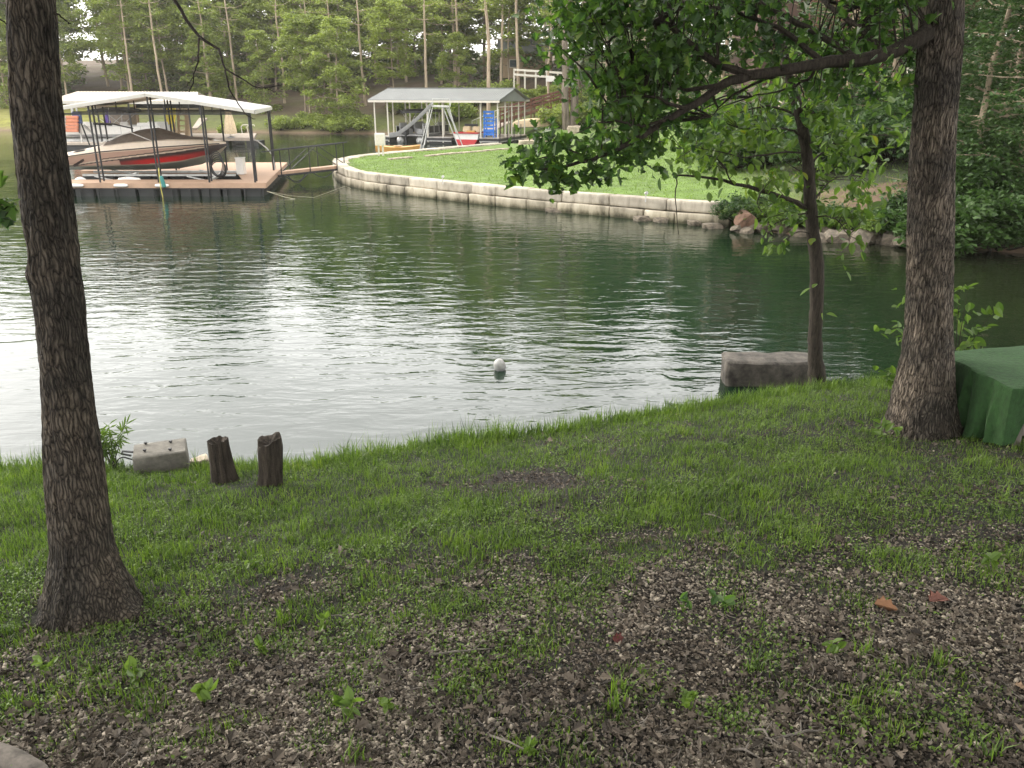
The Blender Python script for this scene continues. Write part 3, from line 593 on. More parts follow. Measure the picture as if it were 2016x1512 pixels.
for side in (-1, 1):
    o0 = len(hv)
    for i in range(NS+1):
        u = i/NS; x = X0+(X1-X0)*u; b = halfbeam(u); zs, zc = cur(SHEER, x), cur(CHINE, x)
        for j in range(NV+1):
            v = j/NV; bb = b*(.80+.20*v**.7); hv.append((x, YB+1.2+side*bb, zc+(zs-zc)*v)); hc.append(hullcol(u, v))
    for i in range(NS):
        for j in range(NV): a = o0+i*(NV+1)+j; hf.append((a, a+NV+1, a+NV+2, a+1))
L0 = np.array(hv); o_ = ORG[boat]; hullm = vcol('hull_graphics', .28, 3, .04)
npmesh('hull_side', L0-np.array(o_), np.array(hf), hullm, True, np.array(hc), parent=boat)
def ringset(fn): return [fn(i/30) for i in range(31)]
mb = MB(); mb.loft([[Vector((X0+(X1-X0)*u, YB+1.2+s_*halfbeam(u)*k, z_)) for s_, k, z_ in ((-1, .80, cur(CHINE, X0+(X1-X0)*u)), (0, 0, cur(KEEL, X0+(X1-X0)*u)), (1, .80, cur(CHINE, X0+(X1-X0)*u)))] for u in [i/30 for i in range(31)]], closed=False, cap=False)
mb.build('hull_bottom', plain('hull_bottom_paint', (.32, .29, .23), .35, var=.05), boat, smooth=True)
mb = MB(); mb.loft([[Vector((X0+(X1-X0)*u, YB+1.2+s_*halfbeam(u)*k, z_)) for s_, k, z_ in ((-1, 1.01, cur(SHEER, X0+(X1-X0)*u)), (-1, .95, cur(GUN, X0+(X1-X0)*u)-.04), (-1, .86, cur(GUN, X0+(X1-X0)*u)), (0, 0, cur(GUN, X0+(X1-X0)*u)+.04), (1, .86, cur(GUN, X0+(X1-X0)*u)), (1, 1.01, cur(SHEER, X0+(X1-X0)*u)))] for u in [i/30 for i in range(31)]], closed=False, cap=False)
mb.build('top_deck', M['cream'], boat, smooth=True)
mb = MB(); mb.add([Vector((X0, YB+1.2+s_*1.22*k, z_)) for s_, k, z_ in ((-1, .80, cur(CHINE, X0)), (-1, 1, cur(SHEER, X0)), (-1, .86, cur(GUN, X0)), (1, .86, cur(GUN, X0)), (1, 1, cur(SHEER, X0)), (1, .80, cur(CHINE, X0)), (0, 0, cur(KEEL, X0)))], [tuple(range(7))]); mb.build('transom', M['cream'], boat)
mb = MB(); mb.tube([Vector((X0+(X1-X0)*u, YB+1.2-halfbeam(u)*1.015, cur(SHEER, X0+(X1-X0)*u)+.01)) for u in [i/30 for i in range(30)]], .022, 6); mb.build('rub_rail', M['black'], boat, smooth=True)
CAN = [(196, 280), (215, 271), (254, 259), (292, 255), (322, 266), (350, 273), (400, 277)]
rs = []
for i in range(16):
    px = 196+(400-196)*i/15; x = AY(px, 270, YB).x; u = (x-X0)/(X1-X0); g = cur(GUN, x); zt = max(cur(CAN, x), g+.05); b = halfbeam(u)*.84
    rs.append([Vector((x, YB+1.2-b, g)), Vector((x, YB+1.2-b*.72, g+(zt-g)*.7)), Vector((x, YB+1.2, zt+.03)), Vector((x, YB+1.2+b*.72, g+(zt-g)*.7)), Vector((x, YB+1.2+b, g))])
mb = MB(); mb.loft(rs, closed=False, cap=False); mb.build('canvas_cover', M['taupe'], boat, smooth=True)
mb = MB(); y_ = YB+.24; mb.tube([AY(198, 281, y_), AY(225, 271, y_+.1), AY(255, 260, y_+.25), AY(275, 268, y_+.1), AY(297, 277, y_)], .022, 6); mb.build('windshield_frame', M['white'], boat)
mb = MB()
for yy in (.15, 2.15):
    y_ = YB+yy; mb.tube([AY(190, 281, y_), AY(187, 268, y_), AY(171, 252, y_), AY(166, 247, y_)], .045, 8)
mb.tube([AY(166, 247, YB+.15), AY(166, 247, YB+2.15)], .045, 8); mb.build('tower_arch', M['galv'], boat, smooth=True)
mb = MB(); mb.slab([AY(183, 242, YB+.3), AY(220, 244, YB+.3), AY(222, 242, YB+2), AY(183, 241, YB+2)], .07); mb.tube([AY(160, 243, YB+.4), AY(178, 290, YB+.4)], .03, 6); mb.tube([AY(222, 244, YB+.4), AY(262, 253, YB+.4)], .03, 6); mb.build('bimini_cover', M['black'], boat)
mb = MB(); mb.add([AY(140, 301, YB-.005), AY(150, 297, YB+.02), AY(165, 294, YB+.04), AY(182, 294, YB+.05), AY(168, 297, YB+.03), AY(150, 300, YB+.0)], [(0, 1, 2, 3, 4, 5)]); mb.build('side_vent', M['black'], boat)
mb = MB(); mb.tube([AY(105, 338, YB+1.2), AY(104, 350, YB+1.2)], [.12, .09], 8); mb.tube([AY(98, 350, YB+1.2), AY(112, 350, YB+1.2)], [.07, .12], 8); mb.build('stern_drive', M['blackplastic'], boat)
#@@PART3
# ------------------------------------------------------------------ pontoon boat builder (local: x along the boat, y across, origin on the water)
def pontoon(loc, rz, L_, label, panel, seatm, bim, name='pontoon_boat'):
    t = thing(name, loc, label, 'pontoon boat'); Mx = Matrix.Translation(Vector(loc)) @ Matrix.Rotation(rz, 4, 'Z')
    q = lambda x, y, z: Mx @ Vector((x, y, z))
    for y in (-.85, .85): MB().tube([q(-L_/2, y, .12), q(-L_/2+.2, y, .12), q(L_/2-.7, y, .12), q(L_/2-.1, y, .3)], [.1, .3, .3, .08], 14).build('float_tube', M['galv'], t, smooth=True)
    MB().slab([q(-L_/2, -1.2, .55), q(L_/2-.2, -1.2, .55), q(L_/2-.2, 1.2, .55), q(-L_/2, 1.2, .55)], .1).build('deck', M['grey'], t)
    for y in (-1.18, 1.18):
        mb = MB(); mb.bar(q(-L_/2+.3, y, .88), q(L_/2-.4, y, .88), .03, .55); mb.build('side_panel', panel, t)
    mb = MB()
    for y in (-1.2, 1.2):
        for z_ in (.62, 1.17): mb.bar(q(-L_/2+.25, y, z_), q(L_/2-.35, y, z_), .035)
        for k in range(6): x = -L_/2+.3+k*(L_-.7)/5; mb.bar(q(x, y, .56), q(x, y, 1.18), .035)
    mb.build('rail', M['galv'], t)
    for x, y, sx in ((-L_/2+1.1, -.75, 1.2), (-L_/2+1.1, .75, 1.2), (L_/2-1.3, -.75, 1.5), (L_/2-1.3, .75, 1.5), (.2, .5, .6)):
        mb = MB(); mb.box(q(x, y, .75), (sx, .6, .36), rz); mb.box(q(x, y+(.27 if y > 0 else -.27), 1.12), (sx, .14, .55), rz); mb.build('seat', seatm, t, bevel=.05)
    if bim:
        rs = []
        for k in range(9):
            f = k/8; x = -1.5+f*2.9; zz = 2.3+.16*math.sin(math.pi*f)+.03*math.sin(9*f); rs.append([q(x, yy, zz-.05*abs(yy)-(.16 if dz_ else 0)) for dz_, yy in ((0, -1.15), (0, 0), (0, 1.15), (1, 1.15), (1, 0), (1, -1.15))])
        MB().loft(rs).build('bimini', M['black'], t, smooth=True)
        for y in (-1.15, 1.15):
            mb = MB(); mb.bar(q(-.1, y, 1.15), q(-1.5, y, 2.3), .03); mb.bar(q(-.1, y, 1.15), q(1.4, y, 2.3), .03); mb.bar(q(-.1, y, 1.15), q(0, y, 2.42), .03)
            mb.build('bimini_frame', M['galv'], t)
    m_ = MB().loft([[q(-L_/2-.45+dx*.5, dy, z_) for dx, dy in ((-.5, -.2), (.5, -.2), (.5, .2), (-.5, .2))] for z_ in (.55, .75, 1.05, 1.12)]).build('outboard_motor', M['blackplastic'], t, bevel=.04)
    MB().box(q(-L_/2-.4, 0, .2), (.16, .1, .8), rz).build('drive_leg', M['blackplastic'], m_); return t
def lawnchair(): pass
# ------------------------------------------------------------------ boathouse
a22 = math.atan2(.33, .944)
def B(u, v, z=0.): return Vector((-1.1-.96*u+.36*v, 65.2+.28*u+.93*v, z))
bh = thing('boathouse', B(5, 3), 'open boathouse dock with grey ribbed metal roof on cream poles behind the lawn', 'boathouse')
mb = MB()
for q in ([(-.1, 0), (1.4, 0), (1.4, 6), (-.1, 6)], [(3.7, 0), (5.7, 0), (5.7, 6), (3.7, 6)], [(8.9, 0), (10.1, 0), (10.1, 6), (8.9, 6)], [(1.402, 5), (3.698, 5), (3.698, 6), (1.402, 6)], [(5.702, 5), (8.898, 5), (8.898, 6), (5.702, 6)]):
    mb.slab([B(u, v, .5) for u, v in q], .06)
mb.build('deck', M['deck_grey'], bh)
for u0, u1 in ((-.1, 1.4), (3.7, 5.7), (8.9, 10.1)):
    mb = MB()
    for k in range(4): c = B((u0+u1)/2, .8+k*1.45, .05); mb.box(c, (u1-u0-.1, 1.3, .5), -.285)
    mb.build('float', M['blackplastic'], bh, bevel=.04); MB().bar(B(u0-.02, -.03, .34), B(u1+.02, -.03, .34), .05, .18).build('bumper_strip', M['blackplastic'], bh)
    MB().bar(B(u0-.02, -.06, .22), B(u1+.02, -.06, .22), .04, .05).build('frame_rail', M['galv'], bh); MB().bar(B(u0-.02, -.05, .5), B(u1+.02, -.05, .5), .03, .04).build('frame_rail', M['galv'], bh)
MB().bar(B(-.13, 0, .34), B(-.13, 6, .34), .05, .18).build('bumper_strip', M['blackplastic'], bh); MB().bar(B(-.17, 0, .22), B(-.17, 6, .22), .04, .05).build('frame_rail', M['galv'], bh)
for u, v in [(10.05, .05), (8.95, .05), (5.65, .05), (4.4, .05), (1.35, .05), (0, .05), (10.05, 5.9), (8.95, 5.9), (7.4, 5.9), (5.65, 5.9), (3.7, 5.9), (1.35, 5.9), (0, 1.6), (0, 3), (0, 4.5), (0, 5.9), (8.95, 3), (5.65, 3), (10.05, 3)]:
    zt = 3.18+max(0, 1-abs(v-3)/3)*.82; MB().bar(B(u, v, .1), B(u, v, zt), .10).build('pole', M['pole_white'], bh)
rf = MB(); rz_ = lambda v: 3.22+.84*(1-abs(v-3)/3.3)
for v0, v1 in ((-.3, 3), (3.002, 6.3)): rf.slab([B(-.3, v0, rz_(v0)), B(10.4, v0, rz_(v0)), B(10.4, v1, rz_(v1)), B(-.3, v1, rz_(v1))], .03)
for k in range(54):
    u = -.25+k*.2
    for v0, v1 in ((-.3, 2.98), (3.02, 6.3)): rf.bar(B(u, v0, rz_(v0)+.012), B(u, v1, rz_(v1)+.012), .035, .022)
rf.bar(B(-.3, 3, rz_(3)+.02), B(10.4, 3, rz_(3)+.02), .25, .04)
rf = rf.build('roof', M['roof_grey'], bh)
mb = MB(); mb.bar(B(-.28, -.28, rz_(-.3)-.11), B(10.38, -.28, rz_(-.3)-.11), .05, .15); mb.bar(B(-.28, 6.28, rz_(-.3)-.11), B(10.38, 6.28, rz_(-.3)-.11), .05, .15); mb.build('fascia', M['pole_white'], rf)
mb = MB(); mb.add([B(-.1, 0.0, 3.12), B(-.1, 3, 3.95), B(-.1, 6, 3.12), B(-.14, 0, 3.12), B(-.14, 3, 3.95), B(-.14, 6, 3.12)], [(0, 1, 2), (5, 4, 3), (0, 3, 4, 1), (1, 4, 5, 2), (0, 2, 5, 3)]); mb.build('gable_panel', M['roof_grey'], bh)
mb = MB(); mb.bar(B(0, .05, 2.72), B(0, 5.9, 2.72), .05); mb.build('end_rail', M['pole_white'], bh)
for v in (1.6, 3, 4.5, 0): MB().bar(B(-.2, v, -.2), B(-.2, v, 1.35), .06).build('mooring_pole', M['black'], bh)
p0 = pontoon(B(7.25, 2.6, .1), 1.2, 5.2, 'pontoon boat with black bimini and grey seats in the left slip of the boathouse', M['black'], M['grey'], True)
# red and white speed boat, stern view
c = B(2.55, 2.0, 0); t = thing('speed_boat', c, 'small red and white open speed boat in the right slip of the boathouse', 'speed boat')
rs = []; rs2 = []; rs3 = []
for k in range(9):
    f = k/8; b = 1.0*(1-max(0, f-.5)**2*3.6); zz = .05+.25*f*f; o_ = lambda s_, z_, kk=1: B(2.55+s_*b*kk, .1+4.6*f, z_)
    rs.append([o_(-1, .36, .9), o_(-.6, -.1+zz*.3), o_(.6, -.1+zz*.3), o_(1, .36, .9)]); rs2.append([o_(-1, .36, .91), o_(-1, .78), o_(-.8, .82), o_(.8, .82), o_(1, .78), o_(1, .36, .91)]); 
MB().loft(rs).build('lower_hull', M['red'], t, smooth=True); MB().loft(rs2).build('hull_side', M['white'], t, smooth=True)
mb = MB(); mb.bar(B(1.56, .05, .84), B(3.54, .05, .84), .12, .1); mb.bar(B(1.55, .1, .84), B(1.7, 3, .86), .08); mb.bar(B(3.55, .1, .84), B(3.4, 3, .86), .08); mb.build('gunwale_trim', M['red'], t, bevel=.02)
mb = MB(); mb.box(B(2.2, 1.4, 1.05), (.6, .5, .45), -.28); mb.box(B(3.0, 1.4, 1.05), (.6, .5, .45), -.28); mb.build('seat', M['beige'], t, bevel=.06)
MB().box(B(3.0, 2.2, 1.32), (1.1, .1, .22), -.28).build('windshield', M['blackplastic'], t); MB().box(B(2.3, .5, .93), (.7, .35, .14), -.28).build('ski_rope_bag', M['orange'], t, bevel=.04)
# blue tall slatted rack on the right walkway
c = B(.85, .45, .5); t = thing('blue_slatted_rack', c, 'tall bright blue slatted rack standing at the right front corner of the boathouse deck', 'rack')
for du in (-.38, .38):
    MB().bar(B(.85+du, .45, .5), B(.85+du*.9, .5, 2.45), .09, .07).build('upright', M['blue'], t)
    MB().bar(B(.85+du, .95, .5), B(.85+du, .95, 1.9), .09, .07).build('upright', M['blue'], t)
for k in range(7): z_ = .75+k*.27; MB().bar(B(.42, .42, z_), B(1.28, .42, z_), .03, .20 if k % 2 else .15).build('slat', M['blue'], t); 
for k in range(3): z_ = .9+k*.45; MB().slab([B(.42, .45, z_), B(1.28, .45, z_), B(1.28, .98, z_), B(.42, .98, z_)], .05).build('shelf', M['blue'], t)
# low white railing behind
mb = MB()
t = thing('boarding_ramp', P(930, 262, .6), 'ramp with pale steel railings joining the boathouse back to the shore', 'ramp')
ra, rb2 = B(4.6, 6.1, .5), B(4.2, 11.0, 1.3)
MB().slab([ra, ra+Vector((1.2, .2, 0)), rb2+Vector((1.2, .2, 0)), rb2], .1).build('walkway', M['deck_grey'], t)
for o_ in (Vector((0, 0, 0)), Vector((1.2, .2, 0))):
    mb = MB()
    for k in range(7): mb.bar(ra.lerp(rb2, k/6)+o_, ra.lerp(rb2, k/6)+o_+Vector((0, 0, 1)), .05)
    mb.bar(ra+o_+Vector((0, 0, 1)), rb2+o_+Vector((0, 0, 1)), .05); mb.build('railing', M['galv'], t)
# slide on its tall legs
SY = 56.5; t = thing('water_slide', AY(845, 290, SY), 'tall grey water slide on splayed steel legs in front of the boathouse', 'slide')
tp, bt = AY(852, 208, SY), AY(768, 277, SY); rs = []
for k in range(13):
    f = k/12; p = tp.lerp(bt, f); p.z += -.18*math.sin(math.pi*f)+(0.22*sm(.85, 1, f)); rs.append([p+Vector((0, yy, zz)) for yy, zz in ((-.3, .2), (-.26, 0), (.26, 0), (.3, .2), (.3, .28), (.2, .1), (-.2, .1), (-.3, .28))])
MB().loft(rs).build('chute', M['grey'], t, smooth=True)
MB().slab([AY(850, 208, SY-.4), AY(884, 209, SY-.4), AY(884, 208, SY+.5), AY(850, 207, SY+.5)], .08).build('platform', M['galv'], t)
for a_, b_ in (((848, 210), (826, 297)), ((846, 210), (836, 285)), ((852, 210), (832, 297)), ((872, 210), (905, 296)), ((878, 210), (913, 292)), ((884, 210), (898, 262))):
    MB().tube([AY(*a_, SY-.2), AY(b_[0], b_[1], SY-.3)], .035, 6).build('leg', M['galv'], t)
mb = MB(); la, lb = (880, 208), (912, 290)
for yy in (SY-.3, SY+.25): mb.tube([AY(*la, yy), AY(*lb, yy)], .03, 6)
for k in range(9): f = (k+.5)/9; px, py = la[0]+(lb[0]-la[0])*f, la[1]+(lb[1]-la[1])*f; mb.tube([AY(px, py, SY-.3), AY(px, py, SY+.25)], .022, 5)
mb.build('ladder', M['galv'], t)
mb = MB(); mb.tube([AY(850, 208, SY-.4), AY(851, 195, SY-.4), AY(884, 195, SY-.4), AY(888, 200, SY-.4), AY(886, 210, SY-.4)], .025, 6); mb.tube([AY(850, 208, SY+.5), AY(851, 195, SY+.5), AY(884, 195, SY+.5), AY(886, 210, SY+.5)], .025, 6); mb.build('handrail', M['galv'], t)
# utility pedestal and kayak
p = P(750, 307, .66); t = thing('utility_pedestal', p, 'white electrical box on two short posts at the tip of the lawn', 'electrical box')
MB().box(p+Vector((0, 0, .85)), (.52, .3, .62)).build('box', M['white'], t, bevel=.015); MB().box(p+Vector((0, -.16, .85)), (.42, .02, .5)).build('door', M['pole_white'], t)
for dx in (-.1, .12): MB().bar(p+Vector((dx, 0, -.4)), p+Vector((dx, 0, .55)), .09).build('post', M['pole_white'], t)
p = P(778, 300, .0); t = thing('kayak', p, 'yellow orange kayak floating behind the lawn tip beside the electrical box', 'kayak')
rs = []; rc = []
for k in range(13):
    f = k/12; w_ = .36*math.sin(math.pi*min(max(f, .03), .97))**.6; x = p.x-1.3+3.0*f; zz = .12*(2*f-1)**2
    rs.append([Vector((x, p.y+yy*w_, z_+zz)) for yy, z_ in ((-1, .34), (-.75, .02), (0, -.08), (.75, .02), (1, .34), (.5, .40), (-.5, .40))])
MB().loft(rs).build('hull', M['orange'], t, smooth=True); MB().lathe([(.28, .38), (.31, .44), (.25, .44), (.22, .36)], (p.x+.2, p.y, 0), 16).build('cockpit_rim', M['beige'], t)
# overturned canoe
p = Vector((2.55, 73.6, 0)); p.z = max(gf(p.x, p.y), .75); t = thing('canoe', p, 'beige canoe lying upside down on the grass right of the boathouse', 'canoe'); rs = []
for k in range(15):
    f = k/14; w_ = .55*math.sin(math.pi*min(max(f, .02), .98))**.7; rs.append([Vector((p.x-2.6+4.4*f, p.y+yy*w_, p.z+.1+zz*(.4+.6*math.sin(math.pi*f)**.4)+f*.1)) for yy, zz in ((-1, .0), (-.95, .3), (-.6, .6), (0, .7), (.6, .6), (.95, .3), (1, 0))])
hu = MB().loft(rs).build('hull', M['beige'], t, smooth=True); mb = MB(); mb.tube([r_[0] for r_ in rs], .03, 5); mb.build('gunwale', M['taupe'], t)
# red stair ramp, fence, buildings
t = thing('wooden_stairs', AY(1050, 205, 76), 'long reddish wooden stair ramp with railings climbing the bank behind the boathouse', 'stairs')
sa, sb = AY(985, 236, 74), AY(1140, 190, 80); w_ = Vector((.3, 1.3, 0))
MB().slab([sa, sb, sb+w_, sa+w_], .25).build('ramp_deck', M['wood_red'], t)
for o_ in (Vector(), w_):
    mb = MB()
    for z_ in (.35, .65, .95): mb.bar(sa+o_+Vector((0, 0, z_)), sb+o_+Vector((0, 0, z_)), .06, .13)
    for k in range(9): q = sa.lerp(sb, k/8)+o_; mb.bar(q-Vector((0, 0, 1.2)), q+Vector((0, 0, 1)), .1)
    mb.build('railing', M['wood_red'], t)
t = thing('wooden_fence', AY(1060, 155, 88), 'pale two rail fence on the hill above the red stairs', 'fence')
fa, fb_ = AY(1012, 156, 88), AY(1120, 164, 86)
for k in range(6): q = fa.lerp(fb_, k/5); MB().bar(q-Vector((0, 0, 2.2)), q+Vector((0, 0, 1.0)), .16).build('fence_post', M['pole_white'], t)
for z_ in (.45, .9): MB().bar(fa+Vector((0, -.1, z_)), fb_+Vector((0, -.1, z_)), .06, .2).build('fence_rail', M['pole_white'], t)
p = AY(1083, 155, 79.5); t = tag(MB().box(p, (.75, .04, .5), 0, 0, .05).build('sign_board', M['white'], org=p), 'small blank white board hung on a thin trunk above the red stairs', 'sign')
def house(name, c, d, rz, wall_m, roof_m, label, wins, rh=1.6, ov=.6):
    t = thing(name, c, label, 'house'); c = Vector(c); Rm = Matrix.Rotation(rz, 4, 'Z'); q = lambda x, y, z: c+(Rm @ Vector((x, y, z)))
    MB().box(c+Vector((0, 0, d[2]/2)), d, rz).build('wall', wall_m, t); mb = MB()
    x_, y_, z_ = d[0]/2+ov, d[1]/2+ov, d[2]
    mb.add([q(-x_, -y_, z_-.1), q(x_, -y_, z_-.1), q(x_, y_, z_-.1), q(-x_, y_, z_-.1), q(-x_, 0, z_+rh), q(x_, 0, z_+rh)], [(0, 1, 5, 4), (2, 3, 4, 5), (0, 4, 3), (1, 2, 5), (0, 3, 2, 1)]); mb.build('roof', roof_m, t)
    for x, z, w__, h__ in wins:
        f = MB().box(q(x, -d[1]/2-.03, z), (w__+.16, .06, h__+.16), rz).build('window', M['pole_white'], t); MB().box(q(x, -d[1]/2-.075, z), (w__, .03, h__), rz).build('pane', M['glass'], f)
    return t
p = AY(1035, 142, 98); house('tan_house', (p.x+.2, 101, p.z-.6), (5.5, 5, 2.6), 0, M['tan'], M['roof_grey'], 'small tan building on the hill behind the pale fence', [(-1.6, 1.5, .7, .7)])
p = AY(1690, 60, 48)
hh = house('brown_house', (18.5, 50, 4.2), (11, 7, 6.6), -.06, M['brick'], M['roof_grey'], 'dark brown sided house glimpsed through leaves above the right bank', [(-3.4, 5.2, 1.2, 1.4), (1.2, 5.2, 1.0, 1.6), (3.6, 5.0, 1.2, 1.2)], 2)
mb = MB(); mb.slab([Vector((14.5, 44, 7.0)), Vector((24, 43.6, 7.0)), Vector((24, 46.4, 7.0)), Vector((14.5, 46.6, 7.0))], .3)
for k in range(6): mb.bar((14.7+k*1.8, 44.1, 3), (14.7+k*1.8, 44.1, 6.8), .18)
mb.bar((14.5, 44.05, 8), (24, 43.65, 8), .1); [mb.bar((14.5+k*.4, 44.05, 7), (14.5+k*.4, 44.05, 8), .05) for k in range(24)]; mb.build('balcony', M['wood_red'], hh)
p = AY(1745, 200, 43); mb = MB(); rbox(mb, (17.8, 42.5, p.z-.12), (9.5, .5, .35), -.02, .03); tag(mb.build('terrace_ledge', M['limestone'], org=(17.8, 42.5, 3), smooth=True), 'pale stone ledge high on the right bank below the brown house', 'ledge')
a_ = AY(1786, 198, 41.5); tag(MB().bar(a_-Vector((0, 0, .4)), AY(1796, 85, 41.5), .22).build('deck_post', M['pole_white'], org=a_), 'pale upright post beside the big right trunk on the terrace ledge', 'post')
# ------------------------------------------------------------------ far left dock
def E2(px, py, y): return AY(px, py, y)
t = thing('far_boat_dock', (-28, 63, 0), 'far dock with a cream metal roof and dark posts behind the near dock', 'boat dock')
ea, eb, rc_, rd_ = E2(95, 198, 60), E2(392, 199, 60), E2(388, 181, 64.5), E2(155, 180, 64.5)
mb = MB(); mb.slab([ea, eb, rc_, rd_], .04); bk = Vector((0, 4.5, -.75)); mb.slab([rd_+Vector((0, .003, 0)), rc_+Vector((0, .003, 0)), rc_+bk, rd_+bk], .04)
for k in range(38): f = k/37; mb.bar(ea.lerp(eb, f)+Vector((0, 0, .015)), rd_.lerp(rc_, f)+Vector((0, 0, .015)), .04, .02)
rf = mb.build('roof', M['roof_cream'], t); mb = MB(); mb.bar(ea-Vector((0, 0, .12)), eb-Vector((0, 0, .12)), .04, .16); mb.build('fascia', M['fascia'], rf)
mb = MB(); x0, x1 = E2(85, 270, 60).x, E2(520, 270, 62).x
mb.slab([Vector((x0, 59.5, .5)), Vector((-26.5, 59.5, .5)), Vector((-26.5, 60.8, .5)), Vector((x0, 60.8, .5))], .15)
mb.slab([Vector((x0, 65, .5)), Vector((-21, 65.2, .5)), Vector((-21, 68.5, .5)), Vector((x0, 68, .5))], .15)
mb.build('deck', M['deck_grey'], t)
mb = MB(); mb.box(((x0-26.5)/2, 60.2, .12), (-26.5-x0-.2, 1.1, .42)); mb.box(((x0-21)/2, 66.6, .12), (-21-x0-.2, 2.8, .42)); mb.build('float', M['blackplastic'], t)
for px in (128, 160, 200, 262, 330, 378): a_ = E2(px, 270, 60.2); MB().bar((a_.x, 60.2, .2), (a_.x, 60.2, 3.2), .09).build('post', M['galv'] if px < 200 else M['black'], t)
for px in (150, 275, 300, 345): a_ = E2(px, 262, 65.2); MB().bar((a_.x, 65.2, .3), (a_.x, 65.2, 3.1), .16).build('post', M['tan'] if px > 200 else M['galv'], t)
mb = MB(); mb.box(E2(330, 205, 64)+Vector((0, 0, -.05)), (4.6, .2, .45)); mb.build('header_beam', M['black'], t)
a_ = E2(233, 262, 66); mb = MB(); mb.box((a_.x, 67, 1.6), (1.7, 1.4, 2.2)); k_ = mb.build('storage_shed', M['deck_old'], org=(a_.x, 67, .5)); tag(k_, 'weathered grey storage closet on the far dock beside the purple canvas', 'shed')
pontoon(Vector((E2(228, 290, 61.8).x, 62.6, .35)), .06, 7.6, 'white pontoon boat with black bimini under the cream roof of the far dock', M['white'], M['white'], True)
# stack of life jackets / floats on the far dock corner
j = thing('life_jacket_rack', E2(143, 262, 59.9), 'rack of orange and white life vests at the far dock beside the big trunk', 'rack')
for k in range(5):
    MB().box(E2(143, 257-k*6.5, 59.9), (.85, .3, .2)).build('vest', plain('faded_orange_vest', (.62, .24, .14), .8) if k == 0 else bpy.data.materials['faded_orange_vest'], j, bevel=.04); MB().box(E2(120, 257-k*6.5, 59.9), (.7, .3, .2)).build('vest', M['white'], j, bevel=.04)
mb = MB(); mb.bar(E2(108, 262, 59.9), E2(108, 228, 59.9), .05); mb.bar(E2(156, 262, 59.9), E2(156, 228, 59.9), .05); mb.build('frame', M['black'], j)
o = MB().box(E2(152, 232, 60.0), (.55, .25, .75)).build('blue_bag', plain('navy_bag', (.05, .07, .16), .8), org=E2(152, 232, 60)); tag(o, 'navy blue bag hung above the orange vests on the far dock', 'bag')
def closed_umbrella(c, h, m, label, r=.3):
    t = thing('closed_umbrella', c, label, 'umbrella'); c = Vector(c)
    MB().tube([c, c+Vector((0, 0, h))], .03, 6).build('pole', M['pole_white'], t); rs = []
    for f, k in ((.12, .95), (.2, 1), (.4, .85), (.6, .62), (.78, .42), (.82, .66), (.86, .6), (.97, .12), (1.0, .03)):
        rs.append([c+Vector((r*k*(1+.16*math.cos(6*a))*math.cos(a), r*k*(1+.16*math.cos(6*a))*math.sin(a), h*f)) for a in np.linspace(0, 6.283, 25)[:-1]])
    MB().loft(rs).build('canopy', m, t, smooth=True); MB().lathe([(.28, 0), (.28, .06), (.06, .12)], c, 14).build('base', M['grey'], t); return t
closed_umbrella(E2(455, 271, 64), 2.35, M['beige'], 'closed beige umbrella standing on the low weathered dock at its right', .42)
closed_umbrella(E2(216, 262, 65), 1.95, M['purple'], 'closed purple umbrella on the far dock beside the grey storage closet', .22)
c = E2(338, 268, 64.5); t = thing('yellow_float', c, 'bright yellow folded float leaning upright by wooden posts on the far dock', 'pool float'); rs = []
for f, w_, dx in ((0, .08, -.15), (.2, .22, -.1), (.45, .36, 0), (.7, .42, .12), (.9, .36, .22), (1, .3, .3)): rs.append([c+Vector((dx+w_*math.cos(a), .12*math.sin(a), 2.15*f)) for a in np.linspace(0, 6.283, 15)[:-1]])
MB().loft(rs).build('float_body', M['yellow'], t, smooth=True); MB().lathe([(.05, 0), (.17, .1), (.14, .35), (.03, .5)], c+Vector((-.62, 0, .05)), 12).build('float_end', M['yellow'], t, smooth=True)
t = thing('low_dock', (-22, 67, 0), 'low weathered wooden dock with tall posts carrying the beige umbrella', 'dock')
la_, lb_ = E2(290, 271, 63), E2(512, 268, 66)
MB().slab([la_, E2(470, 272, 63), lb_, E2(500, 262, 70), E2(290, 263, 70)][:1]+[E2(500, 271, 64), E2(505, 262, 70), E2(290, 263, 70)], .22).build('deck', M['deck_old'], t)
for px in (352, 367, 372): MB().bar(E2(px, 268, 65.5), E2(px-1, 214, 65.5), .16).build('post', M['tan'], t)
for k in range(4): MB().bar(E2(353, 226+k*11, 65.4), E2(371, 226+k*11, 65.4), .05, .09).build('rung', M['tan'], t)
mb = MB()
for dx in (0, .45):
    a_ = E2(477, 262, 66)+Vector((dx, 0, 0)); mb.tube([a_, a_+Vector((-.05, 0, .45)), a_+Vector((.1, 0, .6)), a_+Vector((.5, 0, .6)), a_+Vector((.55, 0, .5))], .035, 6)
mb.build('swim_ladder', M['pole_white'], t)
for px in (300, 380, 440, 498): a_ = E2(px, 268, 64.5); MB().box((a_.x, 65, .1), (.9, 1.6, .5)).build('float', M['blackplastic'], t)
MB().slab([E2(378, 252, 70), E2(388, 252, 70), E2(408, 232, 82), E2(392, 232, 82)], .15).build('shore_ramp', M['deck_old'], t)
